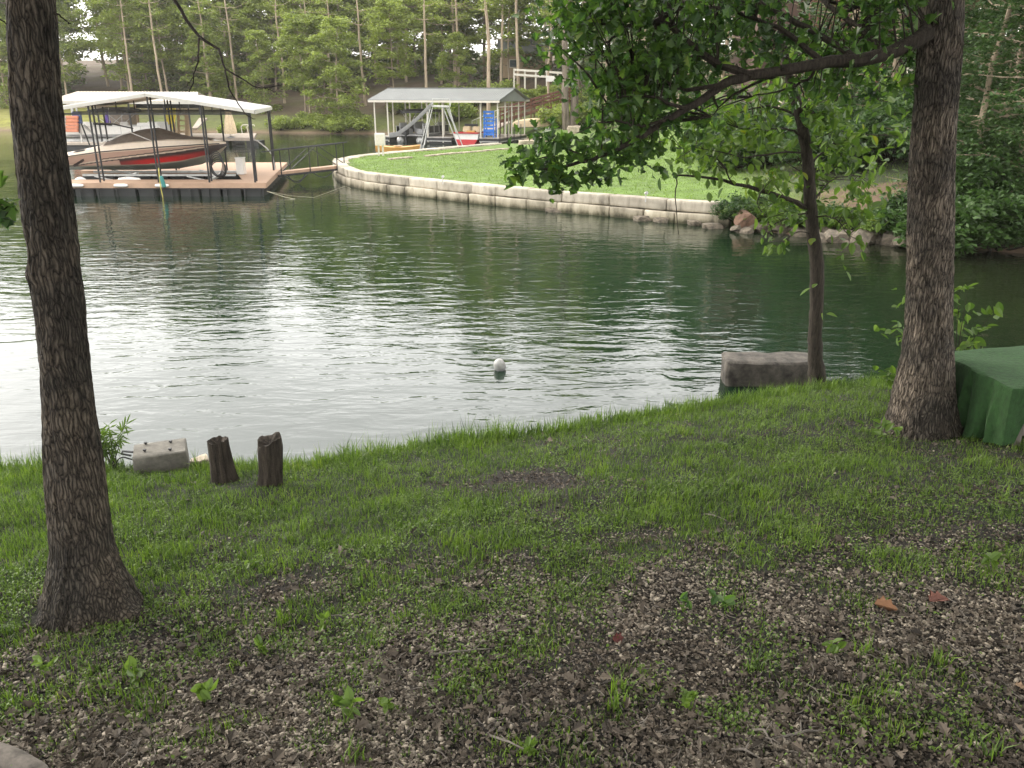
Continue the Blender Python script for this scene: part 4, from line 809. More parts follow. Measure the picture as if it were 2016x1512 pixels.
#@@PART4
# ------------------------------------------------------------------ leaves
def leafcards(cen, size, rng, up=.6, fold=.25, asp=.55, nrm=None):
    """diamond leaves folded along the midrib: cen (n,3), size (n,)"""
    n = len(cen); nz = rng.normal(size=(n, 3)); nz[:, 2] = np.abs(nz[:, 2])+up*2; nz /= np.linalg.norm(nz, axis=1)[:, None]
    a = rng.normal(size=(n, 3)); a -= nz*(a*nz).sum(1)[:, None]; a /= np.linalg.norm(a, axis=1)[:, None]; b = np.cross(nz, a)
    s_ = size[:, None]; h = a*s_*.5; w_ = b*s_*asp*.5; f = nz*s_*fold*.3
    V = np.stack([cen-h, cen+w_+f-h*.1, cen+h-f*.6, cen-w_+f-h*.1], 1).reshape(-1, 3)
    i = np.arange(n)[:, None]*4; F = np.concatenate([i+[0, 1, 2], i+[0, 2, 3]], 0); F = F.reshape(2, n, 3).transpose(1, 0, 2).reshape(-1, 3)
    return V, F
OAKP = np.array([(0, 0), (.10, .10), (.30, .16), (.16, .26), (.24, .36), (.50, .42), (.22, .52), (.26, .62), (.44, .74), (.18, .78), (.14, .9), (0, 1.0)])
def oakleaves(cen, size, rng, droop=.4, outline=OAKP, dirs=None):
    n = len(cen); k = len(outline); o = outline
    d = rng.normal(size=(n, 3)) if dirs is None else dirs+rng.normal(size=(n, 3))*.55
    d[:, 2] -= droop; d /= np.linalg.norm(d, axis=1)[:, None]
    u = rng.normal(size=(n, 3))*.6; u[:, 2] += 1; b = np.cross(d, u); b /= np.linalg.norm(b, axis=1)[:, None]; nz = np.cross(b, d)
    pts = []; fold = rng.uniform(.1, .5, n)[:, None]; curl = rng.uniform(.0, .35, n)[:, None]; s_ = size[:, None]
    for sgn in (1, -1):
        for (x, y) in o: pts.append(cen+(d*y+b*x*sgn*.95+nz*(abs(x)*fold-curl*y*y))*s_)
    V = np.stack(pts, 1).reshape(-1, 3); i = np.arange(n)[:, None]*(2*k); Fs = []
    for sgn in (0, 1):
        base = i+sgn*k
        for j in range(1, k-1):
            Fs.append(np.concatenate([base, base+j, base+j+1], 1))
    # midrib shared visually: fan triangles from the stalk
    F = np.stack(Fs, 1).reshape(-1, 3); return V, F
def seg_path(pts, n, rnd, wob):
    pts = [Vector(p) for p in pts]; out = []
    for i in range(n+1):
        f = i/n*(len(pts)-1); k = min(int(f), len(pts)-2); t = f-k
        p0, p1, p2, p3 = pts[max(k-1, 0)], pts[k], pts[k+1], pts[min(k+2, len(pts)-1)]
        q = .5*((2*p1)+(p2-p0)*t+(2*p0-5*p1+4*p2-p3)*t*t+(3*p1-p0-3*p2+p3)*t**3)
        out.append(q+Vector((rnd.uniform(-wob, wob), rnd.uniform(-wob, wob), rnd.uniform(-wob, wob))) if 0 < i < n else q)
    return out
# ------------------------------------------------------------------ background tree kinds
def tree_kind(seed, h, tr, crown_from, cr_, puffs, leaf, per, mat, bark, lean=0, flat=.5, fork=False, name='tree', up=.6, nb=None):
    rnd = random.Random(seed); rng = np.random.default_rng(seed)
    root = bpy.data.objects.new(name, None); root.empty_display_size = .5; C.objects.link(root); ORG[root] = Vector((0, 0, 0))
    mb = MB(); top = Vector((lean*h+rnd.uniform(-.4, .4), rnd.uniform(-.4, .4), h*.95))
    ctl = [Vector((0, 0, -.5)), Vector((0, 0, .1)), Vector((lean*h*.3+rnd.uniform(-.25, .25), rnd.uniform(-.2, .2), h*.33)), Vector((lean*h*.65+rnd.uniform(-.3, .3), rnd.uniform(-.3, .3), h*.66)), top]
    path = seg_path(ctl, 16, rnd, .05); n = len(path); mb.tube(path, [tr*(1.5 if i == 0 else 1.25 if i == 1 else 1-.82*i/n) for i in range(n)], 8)
    cen = []; 
    for k in range(puffs):
        f = crown_from+(1-crown_from)*(k+.5)/puffs; i = min(n-1, int(f*n)); b = path[i]
        prof_ = math.sin(math.pi*min(1, (f-crown_from)/(1-crown_from)*.82+.18))**.7
        a = k*2.4+rnd.uniform(-.5, .5); ln = cr_*prof_*rnd.uniform(.35, 1.05); e = b+Vector((math.cos(a)*ln, math.sin(a)*ln, ln*rnd.uniform(.0, .38)))
        r0 = tr*(1-.85*f)*.55
        mb.tube([b, b.lerp(e, .45)+Vector((0, 0, -.06*ln+rnd.uniform(-.1, .15))), e], [max(r0, .03), max(r0*.6, .02), .012], 5, False)
        pr = rnd.uniform(.75, 1.3)*cr_*.33; m = int(per*rnd.uniform(.7, 1.3)); q = rng.normal(size=(m, 3)); q /= np.linalg.norm(q, axis=1)[:, None]; q *= (rng.random(m)**.45)[:, None]*pr
        q[:, 2] *= flat; q += np.array(e); q[:, 2] += -.10*((q[:, 0]-e.x)**2+(q[:, 1]-e.y)**2); cen.append(q)
        for _ in range(2):          # twigs carrying the sprays
            t_ = e+Vector((rnd.uniform(-pr, pr), rnd.uniform(-pr, pr), rnd.uniform(-.2, .25)*pr)); mb.tube([e.lerp(b, .2), t_], [.014, .006], 3, False)
    mb.build('trunk', bark, root, smooth=True); cen = np.concatenate(cen)
    V, F = leafcards(cen, leaf*rng.uniform(.6, 1.3, len(cen)), rng, up); npmesh('crown', V, F, mat, False, None, parent=root); return root
class Kind:
    def __init__(s, root): s.root = root; s.n = 0
    def put(s, x, y, z, sc, rz, label, cat, group=None, sz=None, tilt=0):
        r = s.root if s.n == 0 else copy_tree(s.root); s.n += 1; r.location = (x, y, z); r.rotation_euler = (tilt, 0, rz); r.scale = (sc, sc, sz or sc)
        for k in ('label', 'category', 'group'):
            if k in r: del r[k]
        return tag(r, label, cat, group)
FT = [Kind(tree_kind(20+i, [17, 15, 18, 14, 16, 13][i], [.2, .17, .22, .16, .19, .15][i], [.40, .46, .44, .32, .5, .22][i], [4.1, 3.7, 4.4, 3.5, 3.8, 3.6][i], 60, .44, 120, M['leaf_far'], M['bark_far'], [.0, .03, -.02, .02, 0, -.03][i], .42, name='broadleaf_tree')) for i in range(6)]
DT = [Kind(tree_kind(40+i, [16, 19][i], .2, .12, [4.2, 4.8][i], 58, .5, 120, M['leaf_far_dark'], M['bark_far'], 0, .6, name='dark_tree')) for i in range(2)]
BT = [Kind(tree_kind(50+i, [19, 20][i], [.26, .24][i], [.62, .6][i], 3.2, 22, .32, 60, M['leaf_far'], M['bark_pale'], [.015, -.02][i], .45, name='pale_trunk_tree')) for i in range(2)]
frn = random.Random(17)
far_lab = 'leafy green broadleaf tree among the woods behind the far shore'
def grove(n, xr, yr, kinds, sc, label, group, minx=0):
    pts = []; tries = 0
    while len(pts) < n and tries < 4000:
        tries += 1; x = frn.uniform(*xr); y = frn.uniform(*yr)
        if all((x-a)**2+(y-b)**2 > 7 for a, b in pts): pts.append((x, y))
    for x, y in pts: frn.choice(kinds).put(x, y, gf(x, y)-.1, frn.uniform(*sc), frn.uniform(0, 6.28), label, 'tree', group)
grove(9, (-62, -18), (102, 107), FT, (.85, 1.0), far_lab, 'woods behind the far shore')
grove(22, (-72, -12), (107, 118), FT+DT, (1.0, 1.25), far_lab, 'woods behind the far shore')
grove(18, (-85, -5), (119, 132), DT, (1.0, 1.3), 'dark green tree deep in the woods behind the far shore', 'dark trees deep in the woods')
grove(15, (-14, 14), (98, 116), FT+DT, (1.1, 1.35), far_lab, 'woods behind the far shore')
grove(10, (10, 45), (84, 100), DT+FT, (1.0, 1.3), 'tree rising behind the big oak branch on the far right hill', 'trees on the far right hill')
# individually recognisable far trees
def at_px(kind, px, py, y, sc, rz, label, name=None):
    p = AY(px, py, y); z = gf(p.x, y); r = kind.put(p.x, y, z-.1, sc, rz, label, 'tree'); return r
at_px(FT[5], 520, 205, 93, .62, 1, 'small layered tree with a slim straight trunk alone on the brown slope')
at_px(FT[1], 603, 236, 88, .66, 2, 'slender tree with pale base at the foot of the brown slope')
at_px(FT[3], 417, 192, 96, .72, 3, 'mid height tree on the slope above the dock roof right of the hanging twigs')
at_px(FT[4], 330, 182, 100, .85, .5, 'tall tree rising straight above the ridge of the near dock roof')
at_px(FT[0], 255, 182, 101, .85, 4, 'leafy tree on the slope above the left half of the near dock roof')
at_px(FT[2], 130, 196, 97, .70, 5, 'leafy tree right beside the big left trunk on the far slope')
at_px(FT[5], 12, 200, 99, .75, 2.5, 'green tree at the far left edge above the yellow grass bank')
at_px(FT[5], 670, 250, 84.5, .74, 4.2, 'light green bushy tree at the waterline left of the boathouse')
at_px(FT[3], 640, 240, 88, .70, 1.2, 'green tree just behind the waterline bush left of the boathouse')
at_px(BT[0], 838, 200, 88, .8, 0, 'tall tree with pale leaning trunk above the left part of the boathouse roof')
at_px(BT[0], 962, 220, 82, 1.0, 2, 'tall pale barked tree rising behind the boathouse, its trunk bare low down')
at_px(BT[1], 1022, 178, 90, .95, 0, 'tall slim pale trunk tree just left of the pale fence')
at_px(BT[1], 985, 182, 92, .85, 3, 'slim tree between the two tallest pale trunks')
at_px(BT[0], 1081, 205, 80, .62, 4, 'slim trunk tree carrying the small white board')
at_px(FT[0], 1003, 165, 94, .8, 2.2, 'leafy tree screening the small tan building just left of the pale fence')
at_px(FT[2], 1078, 165, 94, .8, .2, 'leafy tree behind the right half of the pale fence')
at_px(FT[1], 778, 215, 89, .72, 2.7, 'leafy tree behind the left end of the boathouse')
at_px(FT[5], 900, 215, 90, .55, 5.1, 'low bright green tree behind the middle of the boathouse')
for i, (px, py, y) in enumerate([(258, 176, 98), (318, 178, 97), (414, 188, 95), (466, 190, 97), (560, 200, 96), (610, 226, 90), (655, 215, 94), (720, 205, 93), (905, 190, 92)]):
    at_px(BT[i % 2], px, py, y, [.72, .8, .66, .75, .7, .6, .72, .8, .85][i], i*1.9, ['slim pale trunk above the left part of the near dock roof', 'slim pale trunk just left of the near dock ridge', 'slim pale trunk above the near dock roof right slope', 'slim pale trunk between the two hanging twig ends', 'slim pale trunk on the brown slope right of the dock roof', 'short slim trunk at the foot of the brown slope', 'slim trunk behind the waterline bush left of the boathouse', 'slim pale trunk left above the boathouse roof end', 'slim pale trunk above the middle of the boathouse roof'][i])
# twin trunk tree right of the boathouse
M['bark_twin'] = barkmat('twin_trunk_bark', (.06, .05, .04), (.24, .20, .155), 7, .1, .04)
tw = tree_kind(71, 20, .42, .55, 3.8, 26, .3, 80, M['leaf_far'], M['bark_twin'], .0, .5, name='twin_trunk_tree')
p = AY(1118, 240, 71); tw.location = (p.x-.1, 71, gf(p.x, 71)-.1); tag(tw, 'stout twin trunked tree at the top of the lawn right of the overturned canoe', 'tree')
mb = MB(); mb.tube(seg_path([(.62, .1, -.4), (.60, .1, 1), (.8, .1, 6), (1.6, .2, 12), (2.2, 0, 17)], 14, random.Random(2), .04), [.6, .44, .40, .36, .33, .30, .26, .24, .22, .2, .17, .14, .1, .06, .02], 9); mb.build('second_trunk', M['bark_twin'], tw, smooth=True)
# ------------------------------------------------------------------ shrubs
def shrub_kind(seed, leaf, n, mat, name, flat=.75, up=.5, out=None):
    rnd = random.Random(seed); rng = np.random.default_rng(seed); root = bpy.data.objects.new(name, None); C.objects.link(root); ORG[root] = Vector((0, 0, 0)); mb = MB(); cen = []
    for k in range(26):
        a = rnd.uniform(0, 6.28); r_ = rnd.random()**.5*.85; e = Vector((math.cos(a)*r_, math.sin(a)*r_, rnd.uniform(.25, 1.0)*(1-.45*r_))); mb.tube([(0, 0, -.1), e*.5+Vector((0, 0, -.08)), e], [.022, .014, .005], 4, False)
        m = n//26; q = rng.normal(size=(m, 3)); q /= np.linalg.norm(q, axis=1)[:, None]; q *= (rng.random(m)**.5)[:, None]*rnd.uniform(.2, .38); q[:, 2] *= flat; cen.append(q+np.array(e))
    mb.build('stems', M['bark_s'], root); cen = np.concatenate(cen); cen[:, 2] = np.maximum(cen[:, 2], 0)
    if out is None: V, F = leafcards(cen, leaf*rng.uniform(.6, 1.3, len(cen)), rng, up)
    else: V, F = oakleaves(cen, leaf*rng.uniform(.6, 1.3, len(cen)), rng, .2, out)
    npmesh('foliage', V, F, mat, parent=root); return Kind(root)
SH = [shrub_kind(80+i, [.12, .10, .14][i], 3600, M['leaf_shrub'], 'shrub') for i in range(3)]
LS = [shrub_kind(90+i, .10, 2800, M['leaf_weed'], 'light_shrub') for i in range(2)]
FS = [shrub_kind(95+i, .17, 1300, M['leaf_far'], 'waterside_bush') for i in range(2)]
brn = random.Random(23)
for i in range(16):      # low bushes on the far waterline
    px = 540+i*13 if i < 14 else 420+i*2; px += brn.uniform(-5, 5); p = P(px, brn.uniform(256, 262) if px > 600 else 258, .2); brn.choice(FS).put(p.x, p.y+1, gf(p.x, p.y+1)-.1, brn.uniform(.8, 1.6), brn.uniform(0, 6), 'low leafy bush in the row along the far waterline left of the boathouse', 'bush', 'bushes along the far waterline')
for i in range(12):      # behind boathouse
    px = 790+i*28+brn.uniform(-8, 8); y = brn.uniform(82, 90); p = AY(px, 230, y); brn.choice(FS).put(p.x, y, gf(p.x, y)-.1, brn.uniform(1.2, 2.4), brn.uniform(0, 6), 'rounded green bush on the bank behind the boathouse', 'bush', 'bushes behind the boathouse')
for i in range(8):
    px = 1015+i*15; y = 86+brn.uniform(-1, 1); p = AY(px, 180, y); brn.choice(FS).put(p.x, y, max(gf(p.x, y), p.z-.9), brn.uniform(1.0, 1.4), brn.uniform(0, 6), 'green bush on the slope just below the pale fence', 'bush', 'bushes below the pale fence')
for i in range(9):
    px = 1090+i*22; y = brn.uniform(66, 84); p = AY(px, 200, y); brn.choice(FS).put(p.x, y, gf(p.x, y)-.1, brn.uniform(1.2, 2.2), brn.uniform(0, 6), 'green bush on the slope right of the twin trunked tree', 'bush', 'bushes right of the twin trunks')
for i in range(26):      # low growth along the right shore
    px = 1455+i*23+brn.uniform(-8, 8); py = np.interp(px, [1440, 1500, 1600, 1700, 1800, 2016], [447, 452, 462, 472, 482, 496]); p = P(px, py, .1); k = LS if px < 1800 and i % 3 else SH
    brn.choice(k).put(p.x, p.y+.6+brn.uniform(0, .5), .22, brn.uniform(.55, .8) if px < 1800 else brn.uniform(.9, 1.3), brn.uniform(0, 6), 'leafy bush in the row overhanging the waterline of the right bank', 'bush', 'bushes along the right waterline')
for i in range(20):      # dark hedge on the slope
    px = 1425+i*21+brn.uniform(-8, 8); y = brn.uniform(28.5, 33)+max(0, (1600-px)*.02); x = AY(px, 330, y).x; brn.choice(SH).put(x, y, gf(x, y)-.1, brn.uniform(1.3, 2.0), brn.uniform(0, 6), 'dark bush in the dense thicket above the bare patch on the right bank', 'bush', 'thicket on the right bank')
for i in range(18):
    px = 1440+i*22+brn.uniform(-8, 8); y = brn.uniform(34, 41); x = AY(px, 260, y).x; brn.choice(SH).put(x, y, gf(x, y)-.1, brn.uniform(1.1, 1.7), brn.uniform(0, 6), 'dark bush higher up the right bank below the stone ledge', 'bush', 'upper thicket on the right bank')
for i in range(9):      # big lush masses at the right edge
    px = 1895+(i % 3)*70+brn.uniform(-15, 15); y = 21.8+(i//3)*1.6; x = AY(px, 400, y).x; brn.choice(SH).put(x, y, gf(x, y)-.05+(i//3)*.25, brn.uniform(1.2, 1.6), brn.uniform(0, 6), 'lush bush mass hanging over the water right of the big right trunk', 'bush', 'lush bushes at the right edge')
# trees of the right bank (the taller ones shade the thicket below)
RT_ = [Kind(tree_kind(60+i, [9, 10][i], .13, [.22, .28][i], 2.5, 44, .15, 260, M['leaf_shrub'], M['bark_far'], 0, .5, name='bank_tree')) for i in range(2)]
MT = [Kind(tree_kind(66+i, [13, 15][i], .2, .25, 3.3, 44, .24, 150, M['leaf_shrub'], M['bark_far'], 0, .5, name='hillside_tree')) for i in range(2)]
for i, (px, y, sc) in enumerate([(1915, 24.5, .95), (1990, 23, .9), (2060, 25, 1.1), (1960, 27.5, 1.1), (2130, 22, 1.0), (2200, 26, 1.1)]):
    x = AY(px, 400, y).x; RT_[i % 2].put(x, y, gf(x, y)-.1, sc, i*1.3, 'leafy tree on the right bank seen beyond the big right trunk', 'tree', 'trees on the right bank')
for i, (px, y, sc) in enumerate([(1190, 66, .8), (1260, 60, .85), (1330, 54, .8), (1410, 50, .85), (1480, 55, .95), (1545, 47.5, .7), (1600, 60, 1.0), (1840, 48, .85), (1900, 44, .9), (1960, 38, .8), (2040, 44, 1), (2110, 36, .9), (2180, 42, 1), (1235, 76, 1.1), (1380, 70, 1.1)]):
    x = AY(px, 300, y).x; MT[i % 2].put(x, y, gf(x, y)-.1, sc*(.92 if px < 1570 else 1.3), i*1.7, 'tree on the wooded hill behind the big oak branch', 'tree', 'trees on the wooded right hill')
for i, (px, y, sc) in enumerate([(1655, 36, .72), (1745, 33.5, .8), (1850, 31, .85), (1580, 40, .7), (1960, 30, .9), (2080, 29, .9)]):  # trees added so that their crowns shade the thicket
    x = AY(px, 300, y).x; MT[i % 2].put(x, y, gf(x, y)-.1, sc, i*2.1+.5, 'dark leafy tree added over the right bank thicket to shade it', 'tree', 'added shade trees in the right bank thicket')
#@@PART5
# ------------------------------------------------------------------ big foreground trunks
def interp_rows(rows, py): a = np.array(rows, float); return np.interp(py, a[:, 0], a[:, 1]), np.interp(py, a[:, 0], a[:, 2])
def trunk_surface(rows, Y0, lean, top_z, base_py, seed, ridge=.010, lobes=(), nu=250, step=.012, extra=None, rtop=.16):
    """bark surface: silhouettes read as left/right pixels per row, metric radius at the trunk's own distance"""
    V = []; zs = []; info = []
    py = base_py
    z = AY(0, base_py, Y0).z-.25; rings = 0; zvis = AY(0, 0, Y0).z
    while z < top_z:
        Yc = Y0+lean*(z-AY(0, base_py, Y0).z); ys_ = None
        # pixel row of this height
        f = (z-CAMH)/Yc; ang = math.atan(f)+TH; pyr = 756-FPX*math.tan(ang)
        xl, xr = interp_rows(rows, max(min(pyr, rows[-1][0]), rows[0][0])); a_, b_ = AY(xl, pyr, Yc), AY(xr, pyr, Yc)
        cx = (a_.x+b_.x)/2; r = (b_.x-a_.x)/2
        if z > zvis-.05:
            k = z-zvis; c0, r0, dx = info[-1] if info else (cx, r, 0)
            cx = c0+dx*step*1.0; r = max(r0-step*.012, rtop*.6); info.append((cx, r, dx))
        else:
            dx = 0
            if len(info) > 20: dx = max(-.08, min(.08, (cx-info[-20][0])/(20*step)))
            info.append((cx, r, dx))
        th = np.linspace(0, 2*np.pi, nu, endpoint=False); rr = np.full(nu, r)
        for j in range(nu):
            a = th[j]; wv = .05*mnoise.noise(Vector((math.cos(a)*2, math.sin(a)*2, z*3+seed))); ca, sa = math.cos(a+wv/r*.5), math.sin(a+wv/r*.5); q = Vector((ca*r*30, sa*r*30, z*4.2)); k = mnoise.noise(q+Vector((seed, 0, 0))); k2 = mnoise.noise(Vector((ca*r*62, sa*r*62, z*17))+Vector((seed, 5, 0)))
            rr[j] += ridge*(.8-2.4*abs(k))+ridge*.45*k2+.018*mnoise.noise(Vector((math.cos(a)*1.5, math.sin(a)*1.5, z*1.1+seed)))
        for (la, lw, lz, lr) in lobes:
            d_ = np.abs((th-la+np.pi) % (2*np.pi)-np.pi); g = np.exp(-(d_/lw)**2)*math.exp(-max(0, z-(AY(0, base_py, Y0).z-.03))/lz)*lr; rr += g
        V.append(np.stack([cx+np.cos(th)*rr, Yc+np.sin(th)*rr, np.full(nu, z)], 1)); z += step if z < zvis+.3 else step*4; rings += 1
    V = np.concatenate(V); i = (np.arange(rings-1)[:, None]*nu+np.arange(nu)[None]); j = (np.arange(rings-1)[:, None]*nu+(np.arange(nu)+1)[None] % nu)
    F = np.stack([i, j, j+nu, i+nu], -1).reshape(-1, 4); return V, F, info
LROWS = [(0, 17, 104), (200, 28, 115), (300, 36, 124), (400, 47, 137), (500, 60, 149), (530, 56, 151), (560, 64, 156), (600, 72, 163), (700, 81, 172), (800, 89, 183), (920, 94, 200), (1010, 99, 208), (1075, 102, 218), (1115, 97, 228), (1150, 92, 240), (1190, 88, 250)]
RROWS = [(0, 1814, 1894), (172, 1805, 1884), (275, 1799, 1878), (378, 1793, 1874), (480, 1790, 1871), (560, 1790, 1871), (642, 1786, 1872), (713, 1776, 1874), (748, 1768, 1874), (784, 1761, 1875), (812, 1755, 1878), (850, 1750, 1882)]
Vt, Ft, infL = trunk_surface(LROWS, 4.42, .10, 9.0, 1178, 3.1, .009, [(-.30, .38, .12, .13), (-.75, .16, .16, .04), (-1.25, .22, .09, .06), (-1.75, .15, .12, .03), (-2.25, .22, .08, .05), (3.0, .25, .10, .06), (2.2, .3, .1, .06), (1.2, .5, .12, .08), (.25, .2, .15, .05)])
ltree = thing('foreground_tree', Vt[:250].mean(0), 'dark furrowed trunk of the big tree rising at the left edge with flared roots', 'tree')
o_ = np.array(ORG[ltree]); npmesh('trunk', Vt-o_, Ft, M['bark_l'], True, parent=ltree); Ltop = Vector(Vt[-250:].mean(0))
Vt, Ft, infR = trunk_surface(RROWS, 7.72, .04, 10.0, 846, 8.7, .011, [(3.4, .35, .10, .09), (4.0, .16, .14, .04), (-1.9, .25, .09, .06), (-1.3, .18, .12, .04), (-.8, .2, .10, .05), (-.2, .4, .12, .08), (2.6, .3, .1, .07)])
rtree = thing('oak_tree', Vt[:250].mean(0), 'big furrowed oak at the right, its long leafy limb reaching left over the lake', 'oak tree')
o_ = np.array(ORG[rtree]); npmesh('trunk', Vt-o_, Ft, M['bark_r'], True, parent=rtree); Rtop = Vector(Vt[-250:].mean(0))
# ------------------------------------------------------------------ unseen crowns above the picture, spread behind the camera to shade the bank
def unseen_shade_crown(parent, top, cx, cy, rx, ry, z0, z1, n, seed, mat, bark, leaf=.2, per=110):
    rnd = random.Random(seed); rng = np.random.default_rng(seed); mb = MB(); cen = []
    for k in range(n):
        a = k*2.4; r_ = rnd.random()**.5; e = Vector((cx+rx*r_*math.cos(a), cy+ry*r_*math.sin(a), rnd.uniform(z0, z1)))
        lim = CAMH+.125*max(e.y, 1)+1.0
        if e.z < lim: e.z = lim+rnd.random()*.5
        b = Vector((top.x, top.y, min(top.z-.1, max(z0-1.5, e.z-rnd.uniform(1.5, 3.5))))); b.z = max(b.z, 6.3)
        mb.tube(seg_path([b, b.lerp(e, .5)+Vector((0, 0, .4)), e], 5, rnd, .06), [.07, .05, .035, .025, .015, .008], 5, False)
        m = int(per*rnd.uniform(.6, 1.4)); q = rng.normal(size=(m, 3)); q /= np.linalg.norm(q, axis=1)[:, None]; q *= (rng.random(m)**.45)[:, None]*rnd.uniform(.7, 1.15); q[:, 2] *= .5; cen.append(q+np.array(e))
    cen = np.concatenate(cen); V, F = leafcards(cen, leaf*rng.uniform(.7, 1.3, len(cen)), rng, .6); o_ = np.array(ORG[parent])
    mb.build('limbs', bark, parent); npmesh('crown', V-o_, F, mat, parent=parent)
unseen_shade_crown(ltree, Ltop, -2.8, 1.2, 6.2, 6.6, 6.2, 12, 170, 5, M['leaf_oak'], M['bark_l'], .30, 130)
unseen_shade_crown(rtree, Rtop, 4.2, 2.8, 6.6, 7.2, 6.5, 13, 200, 6, M['leaf_oak'], M['bark_r'], .30, 130)
# ------------------------------------------------------------------ hanging bare twigs (left tree)
mb = MB(); hy = 6.2
def pxpath(pts, y0, y1=None): y1 = y0 if y1 is None else y1; return [AY(a, b, y0+(y1-y0)*i/(len(pts)-1)) for i, (a, b) in enumerate(pts)]
tr_ = random.Random(9)
def twig(pts, y0, y1, r0, r1, n=14, wob=.006): p = seg_path(pxpath(pts, y0, y1), n, tr_, wob); mb.tube(p, [r0+(r1-r0)*i/n for i in range(n+1)], 5)
twig([(300, -90), (330, -30), (345, 2), (368, 38), (392, 73), (430, 95), (436, 115), (444, 135), (486, 161), (514, 172), (556, 167)], 6.4, 6.0, .016, .003, 20)
twig([(392, 75), (389, 115), (382, 149), (373, 182)], 6.2, 6.2, .008, .003); twig([(444, 135), (449, 167), (465, 198), (486, 226), (503, 234)], 6.2, 6.1, .007, .0025)
twig([(514, 172), (535, 177), (545, 186)], 6.1, 6.1, .004, .002); twig([(382, 149), (374, 160), (368, 172)], 6.2, 6.2, .004, .002)
twig([(104, 25), (122, 34), (140, 49)], 4.6, 4.7, .006, .002); twig([(-12, 30), (4, 40), (22, 52)], 4.6, 4.7, .006, .002)
p0 = AY(300, -90, 6.4); mb.tube(seg_path([Vector((Ltop.x, Ltop.y, 6.6)), Vector((-3.4, 5.6, 6.5)), p0], 8, tr_, .02), [.06, .055, .05, .04, .035, .03, .025, .02, .016], 6)
mb.build('hanging_twigs', M['bark_s'], ltree, smooth=True)
def oak_group(cens, spread, per, size, rng, droop, dirs=None, outline=OAKP, flat=.6):
    c = np.repeat(cens, per, 0)+rng.normal(size=(len(cens)*per, 3))*spread*np.array([1, 1, flat]); return oakleaves(c, size*rng.uniform(.6, 1.25, len(c)), rng, droop, outline)
rng = np.random.default_rng(77); c = np.array([list(AY(a, b, 4.3)) for a, b in ((5, 388), (-5, 405), (12, 400), (-8, 425), (2, 430))]); V, F = oak_group(c, .03, 4, .10, rng, .5); npmesh('low_leaves', V-np.array(ORG[ltree]), F, M['leaf_oak'], parent=ltree)
mb = MB(); mb.tube([AY(-60, 330, 4.3), AY(-30, 372, 4.3), AY(0, 400, 4.3)], [.012, .009, .004], 5); mb.tube([AY(-60, 330, 4.3), AY(-90, 200, 4.35), Vector((-2.9, 4.6, 3.6))], [.012, .02, .03], 5); mb.build('low_twig', M['bark_s'], ltree)
# ------------------------------------------------------------------ the oak limb
lr_ = random.Random(12); YL0 = 7.7
limb = [(1830, 62), (1790, 88), (1740, 108), (1690, 118), (1620, 124), (1550, 136), (1480, 150), (1430, 163), (1395, 188), (1355, 212), (1310, 238), (1260, 272), (1205, 300), (1150, 318), (1105, 328), (1060, 334)]
LP = seg_path(pxpath(limb, YL0, 7.0), 40, lr_, .008); LR = [.072-.063*(i/40)**.8 for i in range(41)]
mb = MB(); mb.tube(LP, LR, 9)
skel = [(p, 0) for p in LP]
def sub(pts, y0, y1, r0, r1, n=14):
    p = seg_path(pxpath(pts, y0, y1), n, lr_, .012); mb.tube(p, [r0+(r1-r0)*(i/n) for i in range(n+1)], 6); skel.extend((q, 1) for q in p)
sub([(1480, 150), (1400, 120), (1330, 60), (1290, 45), (1240, 50), (1190, 48), (1140, 40)], 7.4, 7.9, .04, .008)
sub([(1355, 5), (1330, 20), (1290, 42), (1240, 50)], 8.2, 7.8, .03, .02, 6); sub([(1330, 60), (1312, 0), (1300, -60)], 7.6, 7.9, .02, .02, 5)
sub([(1690, 118), (1600, 60), (1500, 10), (1450, -40)], 7.7, 8.6, .035, .02); sub([(1620, 124), (1540, 60), (1440, 20), (1380, 10)], 7.5, 8.4, .03, .008)
sub([(1430, 163), (1340, 175), (1290, 150), (1240, 140), (1200, 150)], 7.2, 7.6, .022, .006); sub([(1355, 212), (1290, 195), (1230, 190), (1195, 210)], 7.1, 7.3, .018, .005)
sub([(1260, 272), (1240, 245), (1200, 240), (1160, 250), (1135, 262)], 7.1, 7.1, .015, .004); sub([(1310, 238), (1260, 248), (1245, 240), (1238, 210)], 7.1, 7.2, .014, .004)
sub([(1105, 328), (1080, 315), (1055, 312), (1030, 322)], 7.0, 7.0, .01, .003, 8); sub([(1150, 318), (1130, 300), (1100, 292), (1080, 290)], 7.0, 7.05, .01, .003, 8)
sub([(1740, 108), (1700, 60), (1640, 20), (1600, -20)], 7.9, 8.8, .03, .02); sub([(1550, 136), (1500, 160), (1440, 190), (1400, 230)], 7.4, 7.8, .018, .005)
sub([(1620, 124), (1580, 160), (1530, 180), (1480, 190)], 7.5, 8.0, .015, .005); sub([(1240, 50), (1200, 80), (1170, 100), (1150, 115)], 7.8, 7.9, .014, .004)
SK = np.array([[p.x, p.y, p.z] for p, k in skel])
def inpoly(px, py, poly):
    c_ = False; n = len(poly)
    for i in range(n):
        x1, y1 = poly[i]; x2, y2 = poly[(i+1) % n]
        if (y1 > py) != (y2 > py) and px < (x2-x1)*(py-y1)/(y2-y1)+x1: c_ = not c_
    return c_
OAKZ = [(1045, -60), (1060, 40), (1105, 100), (1165, 150), (1190, 225), (1110, 272), (1030, 300), (1000, 318), (1005, 345), (1060, 352), (1110, 362), (1150, 350), (1230, 335), (1290, 300), (1350, 262), (1420, 215), (1500, 215), (1600, 190), (1700, 190), (1815, 170), (1815, -60)]
cens = []; og = np.random.default_rng(5); tries = 0
